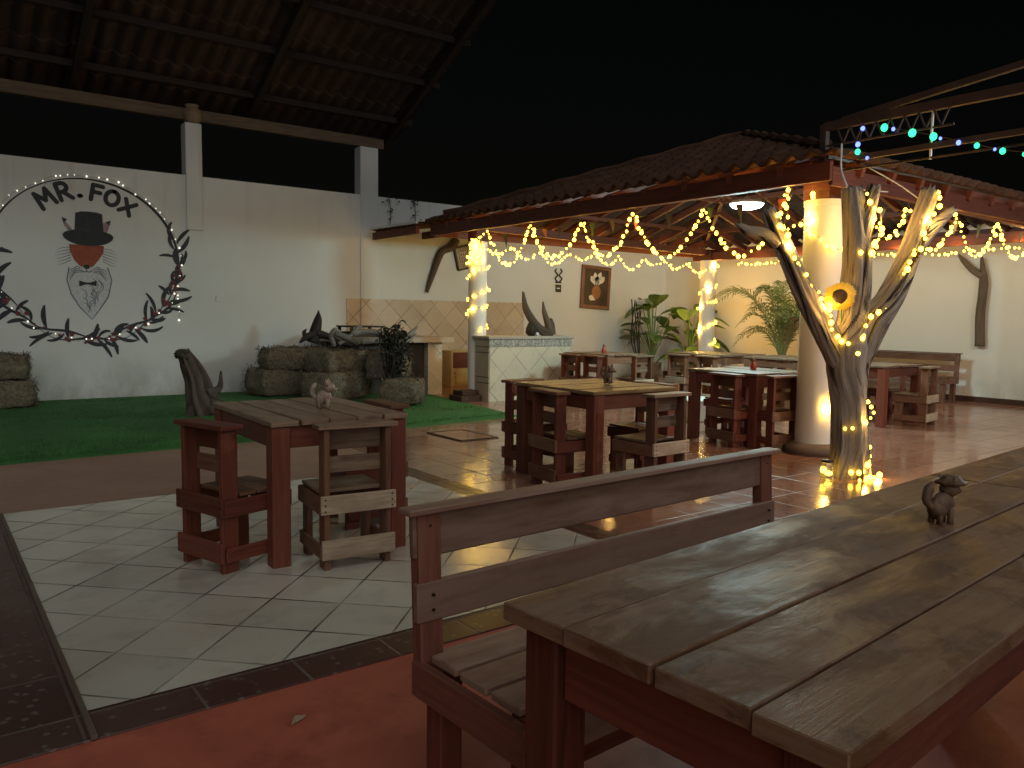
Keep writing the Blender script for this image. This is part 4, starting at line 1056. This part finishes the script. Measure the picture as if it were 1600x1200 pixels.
def broad(label, loc, n, hmin, hmax, seed):
    t = thing('broadleaf_plant', label, 'plant', loc); pot(loc, .2, .36, t)
    q = random.Random(seed); lf = MB(); stm = MB()
    for k in range(n):
        az = q.uniform(0, 6.283); h = q.uniform(hmin, hmax); r = q.uniform(.08, .38)
        top = Vector(loc) + Vector((math.cos(az) * r, math.sin(az) * r, h)); c = crv([Vector(loc) + Vector((0, 0, .34)), Vector(loc) + Vector((math.cos(az) * r * .3, math.sin(az) * r * .3, h * .6)), top], 5)
        stm.tube(c, .010, 5); d = Vector((math.cos(az), math.sin(az), q.uniform(-.5, .7))).normalized(); sd = d.cross(Vector((0, 0, 1))).normalized(); up = sd.cross(d)
        ln = q.uniform(.42, .60); wd = ln * q.uniform(.26, .38); le, ri, ce = [], [], []
        for i in range(8):
            f_ = i / 7; p = top + d * ln * f_ + Vector((0, 0, -.22 * ln * f_ * f_)); w = wd * math.sin(math.pi * min(1, f_ * .93 + .04)) ** .75
            le.append(p + sd * w + up * w * .35); ri.append(p - sd * w + up * w * .35); ce.append(p)
        lf.strip(le, ce); lf.strip(ce, ri)
    lf.build('foliage', 'leaf_green', t, smooth=True); stm.build('stems', 'leaf_green', t)
    return t
broad('tall broad leaved plant left in the wall corner', (12.75, 11.95, 0), 24, .7, 1.75, 31)
broad('shorter broad leaved plant just left of the back column', (13.05, 11.15, 0), 24, .6, 1.5, 32)
tw = thing('bare_shrub', 'thin bare twigs rising left of the broad leaved plants', 'plant', (12.3, 11.9, 0))
mb = MB(); q = random.Random(6)
for k in range(7): mb.tube(crv([(12.3, 11.9, .3), (12.2 + q.uniform(-.12, .15), 11.9 + q.uniform(-.1, .1), .9), (12.1 + q.uniform(-.2, .3), 11.9, 1.3 + q.uniform(0, .5))]), .012, 5)
mb.build('stems', 'dark_drift', tw); pot((12.3, 11.9, 0), .17, .32, tw)
wk = thing('planter_block', 'low pale masonry block on the tiles in the middle', 'block', (8.05, 6.75, 0))
MB().b2((7.80, 6.55, 0), (8.32, 7.05, .25)).build('block', 'pale_block', wk, bevel=.01)
MB().b2((7.77, 6.52, .25), (8.35, 7.08, .28)).build('coping', 'pale_block', wk, bevel=.008)
dc = thing('drain_cover', 'square metal rimmed drain cover set in the terracotta floor', 'drain cover', (4.72, 7.2, 0))
MB().b2((4.49, 6.85, .001), (4.52, 7.55, .012)).b2((4.94, 6.85, .001), (4.97, 7.55, .012)).b2((4.52, 6.85, .001), (4.94, 6.88, .012)).b2((4.52, 7.52, .001), (4.94, 7.55, .012)).build('rim', 'dark_metal', dc)
MB().b2((4.525, 6.885, .001), (4.935, 7.515, .008)).build('lid', 'terracotta_tiles', dc)
lf = thing('fallen_leaf', 'small dry leaf lying on the red floor', 'leaf', (.93, 2.36, 0))
MB().strip([(.90, 2.34, .004), (.925, 2.375, .012), (.965, 2.375, .004)], [(.90, 2.34, .004), (.94, 2.345, .010), (.965, 2.375, .004)]).build('leaf_blade', 'pale_wood', lf)
# ------------------------------------------------------------------ steel roof frame at upper right
sfm = thing('steel_frame', 'bare red steel roof truss frame rising above the pavilion corner', 'frame', (6.6, 4.17, 2.55))
XF = 6.6
MB().beam((XF, 4.17, 2.62), (XF, 4.17, 3.05), .06, .06).build('post', 'red_steel', sfm)
tb = MB(); tb.beam((XF, 4.17, 3.03), (XF, -1.5, 3.03), .05, .075); tb.build('truss_beam', 'red_steel', sfm)
tb = MB().beam((XF, 4.0, 3.06), (XF, -1.5, 3.62), .045, .05).build('top_chord', 'red_steel', sfm)
MB().beam((XF, 3.82, 2.715), (XF, -1.5, 2.715), .04, .045).build('tie_beam', 'red_steel', sfm)
MB().tube([(XF, 4.0, 2.625), (XF, -1.5, 2.61)], .010, 6).build('tie_rod', 'dark_metal', sfm)
MB().tube([(XF, 3.22, 3.0), (XF, 3.22, 2.61)], .010, 6).build('hanger', 'white_plastic', sfm)
la = MB(); y = 4.05
for k in range(10):
    la.beam((XF, y, 3.0), (XF, y - .06, 2.86), .012, .012, (1, 0, 0)); la.beam((XF, y - .06, 2.86), (XF, y - .12, 3.0), .012, .012, (1, 0, 0)); y -= .12
    if k > 6: break
la.beam((XF, 4.14, 2.86), (XF, 3.05, 2.86), .015, .015)
la.build('lattice', 'red_steel', sfm)
cw = thing('power_cable', 'thin cable slung from the eave down to the forked tree', 'cable', (6.6, 3.6, 2.6))
MB().tube(crv([(6.62, 3.75, 2.62), (6.66, 3.5, 2.45), (6.66, 3.27, 2.27)]), .006, 5).tube(crv([(6.60, 4.0, 2.86), (6.52, 3.95, 2.78), (6.45, 3.9, 2.6), (6.3, 3.75, 2.42)]), .009, 5).tube([(6.35, 3.8, 2.42), (6.9, 3.72, 2.44)], .005, 5).build('wire', 'white_plastic', cw)
# ------------------------------------------------------------------ fairy lights
def bulb_mesh(mat, r):
    bm = bmesh.new(); bmesh.ops.create_icosphere(bm, subdivisions=2, radius=r)
    for v in bm.verts: v.co.z *= 1.15
    me = bpy.data.meshes.new('bulb'); bm.to_mesh(me); bm.free(); me.materials.append(M[mat])
    for p in me.polygons: p.use_smooth = True
    return me
BM = {k: bulb_mesh(k, r) for k, r in (('warm_bulb', .0160), ('cool_bulb', .0095), ('green_bulb', .021), ('blue_bulb', .017))}
WL = []
def string(label, paths, spacing, mats=('warm_bulb',), jit=.018, light=0, group='fairy light strings', every=14, cap=100, wr=.0022):
    t = thing('fairy_lights', label, 'string lights', tuple(paths[0][0]), 0, group)
    wm = MB(); n = 0; q = random.Random(len(label)); bpts = []
    for path in paths:
        wm.tube(path, wr, 4, cap=False)
        acc = 0
        for a, b_ in zip(path, path[1:]):
            a, b_ = Vector(a), Vector(b_); ln = (b_ - a).length; s_ = spacing - acc
            while s_ < ln:
                bpts.append(a.lerp(b_, s_ / ln)); s_ += spacing * q.uniform(.45, 1.5)
            acc = ln - (s_ - spacing)
    wm.build('wire', 'wire', t)
    for i, p in enumerate(bpts):
        if i >= cap: break
        o = bpy.data.objects.new('bulb', BM[mats[i % len(mats)]]); COL.objects.link(o); o.parent = t
        o.location = p - Vector(paths[0][0]) + Vector((q.uniform(-jit, jit), q.uniform(-jit, jit), q.uniform(-jit, jit) - .012))
        sc = q.uniform(.6, 1.45); o.scale = (sc,) * 3
        if light and i % every == every // 2: WL.append((p, light))
    return t
def swag(a, b_, sag, n=14):
    a, b_ = Vector(a), Vector(b_)
    return [a.lerp(b_, i / n) + Vector((.02 * noise.noise(Vector((i * .9, a.y, 1))), 0, -sag * 4 * (i / n) * (1 - i / n))) for i in range(n + 1)]
XG = 6.72
pk = [(10.09, 2.46), (9.59, 2.57), (8.58, 2.56), (7.55, 2.55), (6.65, 2.53), (5.62, 2.49), (4.55, 2.60)]
sg = [.06, .52, .46, .48, .52, .58]
P1 = [swag((XG, a[0], a[1]), (XG, b_[0], b_[1]), s_) for a, b_, s_ in zip(pk, pk[1:], sg)]
LP = 2.4
string('zigzag string of warm lights swagging along the left half of the front eave', P1[:4], .062, light=LP)
string('zigzag string of warm lights swagging along the right half of the front eave', P1[4:], .062, light=LP)
bk = [7.3 + .62 * k for k in range(9)]
string('line of warm lights in shallow swags along the far eave facing the mural wall', [swag((a, 10.62, 2.46), (a + .62, 10.62, 2.46), .13 + .05 * (k % 3)) for k, a in enumerate(bk)], .072, light=5, every=9)
YG = 4.12
pr_ = [(7.3, 2.47), (8.05, 2.49), (9.09, 2.50), (10.13, 2.48), (11.2, 2.46), (12.2, 2.45)]
string('swags of warm lights along the right eave beyond the tree', [swag((a[0], YG, a[1]), (b_[0], YG, b_[1]), s_) for a, b_, s_ in zip(pr_, pr_[1:], (.36, .42, .42, .36, .38))], .07, light=LP)
string('straight line of warm lights on the far side beam', [[(12.45, y, 2.36 + .02 * math.sin(y * 4)) for y in [9.6 - .15 * k for k in range(34)]]], .085, light=9, every=11)
def helix(c, r, pts, n=60):
    out = []
    for i in range(n + 1):
        f_ = i / n * (len(pts) - 1); k = min(int(f_), len(pts) - 2); z = pts[k] + (pts[k + 1] - pts[k]) * (f_ - k)
        a = f_ * math.pi; out.append((c[0] + r * math.cos(a - 2.6), c[1] + r * math.sin(a - 2.6), z))
    return out
hl = helix((7.08, 10.37), .165, [1.08, 1.2, 1.42, 1.52, 1.62, 1.80, 2.0, 2.12, 2.3], 80)
q = random.Random(2)
cl = [(7.08 + .17 * math.cos(a) , 10.37 + .17 * math.sin(a), z) for a, z in [(-2.6 + q.uniform(-1.1, 1.1), 2.26 + q.uniform(-.16, .2)) for _ in range(60)]]
string('spiral of warm lights around the left column', [hl], .088, light=2, every=9)
string('bright knot of warm lights bunched at the top of the left column', [cl], .085, light=2.2, every=12, cap=90)
string('spiral of warm lights around the back column', [helix((12.6, 10.37), .175, [.80, .95, 1.15, 1.35, 1.62, 1.72, 1.9, 2.05, 2.3, 2.4], 80)], .085, light=14, every=8)
q = random.Random(8)
nc = [(6.91, 4.47, 2.58), (6.92, 4.44, 2.35), (6.9, 4.5, 2.2), (6.92, 4.37, 2.08), (6.97, 4.28, 2.0), (7.08, 4.25, 1.98), (7.22, 4.28, 2.0)]
nc2 = [(6.70, 4.62, 2.56), (6.72, 4.60, 2.30), (6.74, 4.72, 2.12), (6.78, 4.6, 2.2), (6.92, 4.5, 2.3)]
string('short string of warm lights at the top of the thick near column', [crv(nc, 6), crv(nc2, 6)], .06, light=5, every=11)
string('two warm lights glowing low on the thick near column', [[(6.98, 4.25, .62), (6.99, 4.25, .54), (7.0, 4.25, .44), (7.0, 4.25, .40)]], .07, light=4, every=3)
# on the tree
def on(pts): return crv(pts, 6)
tf = [on([(5.60, 3.96, 2.2), (5.66, 3.90, 2.02), (5.72, 3.85, 1.86), (5.86, 3.76, 1.60), (5.98, 3.66, 1.42), (6.0, 3.62, 1.25), (6.08, 3.52, 1.08), (6.16, 3.46, 1.02)]),
      on([(6.18, 3.46, 1.02), (6.14, 3.46, 1.18), (6.22, 3.42, 1.36), (6.36, 3.36, 1.44)]),
      on([(6.38, 3.32, 1.66), (6.42, 3.26, 1.78), (6.50, 3.22, 1.92), (6.56, 3.20, 2.06), (6.60, 3.15, 2.24), (6.62, 3.16, 2.36)])]
string('warm lights strung over the upper limbs of the forked tree', tf, .062, light=8, every=9)
tl = [on([(6.42, 3.55, .66), (6.34, 3.44, .58), (6.22, 3.42, .50), (6.10, 3.47, .44), (6.06, 3.58, .40)]), on([(6.38, 3.47, .33), (6.37, 3.45, .22), (6.28, 3.42, .13), (6.16, 3.43, .07), (6.06, 3.5, .05)]), [(6.06, 3.44, .02), (6.10, 3.40, .02), (6.36, 3.38, .02), (6.40, 3.40, .02)],
      [(5.96, 3.60, .02), (6.0, 3.64, .05), (5.96, 3.63, .08), (6.0, 3.6, .10)]]
string('warm lights spiralling around the lower trunk of the forked tree', tl, .062, light=3, every=8)
tm = [on([(6.12, 3.52, 2.36), (6.26, 3.44, 2.2), (6.30, 3.44, 2.0), (6.2, 3.46, 1.86), (6.08, 3.5, 1.9)]), on([(6.36, 3.5, 2.02), (6.5, 3.6, 1.95), (6.62, 3.8, 2.0), (6.9, 4.0, 2.2), (7.0, 4.1, 2.45)])]
string('warm lights looped around the middle limb of the forked tree', tm, .065, light=8, every=9)
aa = [R(v) for v in range(-15, 200, 2)]
mr = [[(MX + (EA + .045 + .012 * math.sin(v * 11)) * math.cos(v), YA - .02, MZ + (EB + .045 + .012 * math.sin(v * 11)) * math.sin(v)) for v in aa], [(MX + 1.2, YA - .02, MZ - .2), (MX + 1.18, YA - .02, MZ - .5), (MX + 1.21, YA - .02, MZ - .86)]]
string('tiny white lights following the painted ring on the wall', mr, .125, ('cool_bulb',), .016)
q = random.Random(12)
ml = [[(MX + (EA + q.uniform(-.05, .07)) * math.cos(R(v)), YA - .022, MZ + (EB + q.uniform(-.05, .06)) * math.sin(R(v))) for v in range(-170, -12, 6)]]
string('tiny white lights scattered through the painted leaf wreath', ml, .19, ('cool_bulb',), .02)
string('string of green and blue lights hung across the steel frame', [crv([(XF - .03, 3.71, 2.97), (XF - .03, 3.22, 2.80), (XF - .03, 2.54, 2.56), (XF - .03, 1.8, 2.45)], 10)], .12, ('green_bulb', 'blue_bulb', 'green_bulb', 'green_bulb', 'blue_bulb', 'blue_bulb'), .006, group='coloured light strings', wr=.004)
string('short blue and green light string at the truss lattice', [crv([(XF - .03, 3.85, 3.05), (XF - .03, 3.80, 2.96), (XF - .03, 3.82, 2.78), (XF - .03, 3.72, 2.68)], 6)], .10, ('blue_bulb', 'blue_bulb', 'green_bulb'), .01, group='coloured light strings', wr=.004)
# paper bunting
bn_ = thing('bunting', 'small paper pennants hung under the front eave', 'bunting', (XG + .06, 7.5, 2.5))
MB().tube([(XG + .06, y, 2.50 - .03 * math.sin(y * 6) ** 2) for y in [10.0 - .2 * k for k in range(28)]], .002, 4).build('cord', 'wire', bn_)
q = random.Random(15)
for k in range(12):
    y = 9.8 - k * .46 + q.uniform(-.1, .1); z = 2.48; w = q.uniform(.04, .06); m_ = ('flag_white', 'flag_green', 'flag_white', 'flag_red')[k % 4]; tx = q.uniform(-.05, .05)
    MB().poly([(XG + .06, y + w, z), (XG + .06, y - w, z - .01), (XG + .08 + tx, y + q.uniform(-.03, .03), z - q.uniform(.12, .2))]).build('pennant', m_, bn_)
bn2 = thing('bunting', 'small paper pennants hung under the right eave', 'bunting', (9, YG + .06, 2.5))
MB().tube([(x, YG + .06, 2.44 - .03 * math.sin(x * 6) ** 2) for x in [7.3 + .2 * k for k in range(27)]], .002, 4).build('cord', 'wire', bn2)
for k in range(9):
    x = 7.6 + k * .55 + q.uniform(-.1, .1); m_ = ('flag_white', 'flag_green', 'flag_white')[k % 3]
    MB().poly([(x - .055, YG + .06, 2.42), (x + .055, YG + .06, 2.41), (x + q.uniform(-.03, .03), YG + .08, 2.26)]).build('pennant', m_, bn2)
# ------------------------------------------------------------------ light
for i, (p, pw_) in enumerate(WL):
    ld = bpy.data.lights.new('fairy_glow', 'POINT'); ld.energy = pw_; ld.color = WARM; ld.shadow_soft_size = .03
    lo_ = bpy.data.objects.new('fairy_glow', ld); COL.objects.link(lo_); lo_.location = p
ld = bpy.data.lights.new('ceiling_lamp_light', 'POINT'); ld.energy = 320; ld.color = (.60, .97, 1.0); ld.shadow_soft_size = .27
lo_ = bpy.data.objects.new('ceiling_lamp_light', ld); COL.objects.link(lo_); lo_.location = (LX, LY, 2.60)
ld = bpy.data.lights.new('yard_lamp_light', 'POINT'); ld.energy = 190; ld.color = (.97, 1.0, .97); ld.shadow_soft_size = .15
lo_ = bpy.data.objects.new('yard_lamp_light', ld); COL.objects.link(lo_); lo_.location = (8.2, .9, 3.0)
ld = bpy.data.lights.new('fairy_glow', 'POINT'); ld.energy = 2.5; ld.color = WARM; ld.shadow_soft_size = .03  # extra glow without a bulb, added to brighten the sunflower
lo_ = bpy.data.objects.new('fairy_glow', ld); COL.objects.link(lo_); lo_.location = (5.84, 3.52, 1.45)
sd = bpy.data.lights.new('fill_sun', 'SUN'); sd.energy = .85; sd.angle = R(70); sd.color = (1, .995, .96)
so = bpy.data.objects.new('fill_sun', sd); COL.objects.link(so)
sdir = Vector((.33, .82, -.62)).normalized()      # added fill for the night scene, travels from behind the camera
so.rotation_euler = sdir.to_track_quat('-Z', 'Y').to_euler()
w = bpy.data.worlds.new('World'); S.world = w; w.use_nodes = True; nt = w.node_tree
bg = nt.nodes['Background']; sky = nt.nodes.new('ShaderNodeTexSky'); sky.sky_type = 'NISHITA'; sky.sun_disc = False
sky.sun_elevation = R(2); sky.sun_rotation = R(200)
nt.links.new(sky.outputs[0], bg.inputs[0]); bg.inputs[1].default_value = .0012
# ------------------------------------------------------------------ camera
f, yaw, pitch, roll = 1241, R(53.122), R(4.838), R(.768)
fw = Vector((math.cos(yaw) * math.cos(pitch), math.sin(yaw) * math.cos(pitch), -math.sin(pitch)))
rt_ = Vector((math.sin(yaw), -math.cos(yaw), 0)); up = rt_.cross(fw)
c_, s_ = math.cos(roll), math.sin(roll)
rt_, up = rt_ * c_ + up * s_, up * c_ - rt_ * s_
cd = bpy.data.cameras.new('Camera'); cam = bpy.data.objects.new('Camera', cd); COL.objects.link(cam)
cd.sensor_width = 36; cd.lens = 36 * f / 1600; cd.clip_end = 500; cd.clip_start = .05
cam.matrix_world = Matrix(((rt_.x, up.x, -fw.x, 0), (rt_.y, up.y, -fw.y, 0), (rt_.z, up.z, -fw.z, 1.3), (0, 0, 0, 1)))
S.camera = cam
S.view_settings.view_transform = 'Standard'; S.view_settings.look = 'None'; S.view_settings.exposure = 0; S.view_settings.gamma = 1
S.cycles.use_denoising = True; S.cycles.max_bounces = 8; S.cycles.sample_clamp_indirect = 4
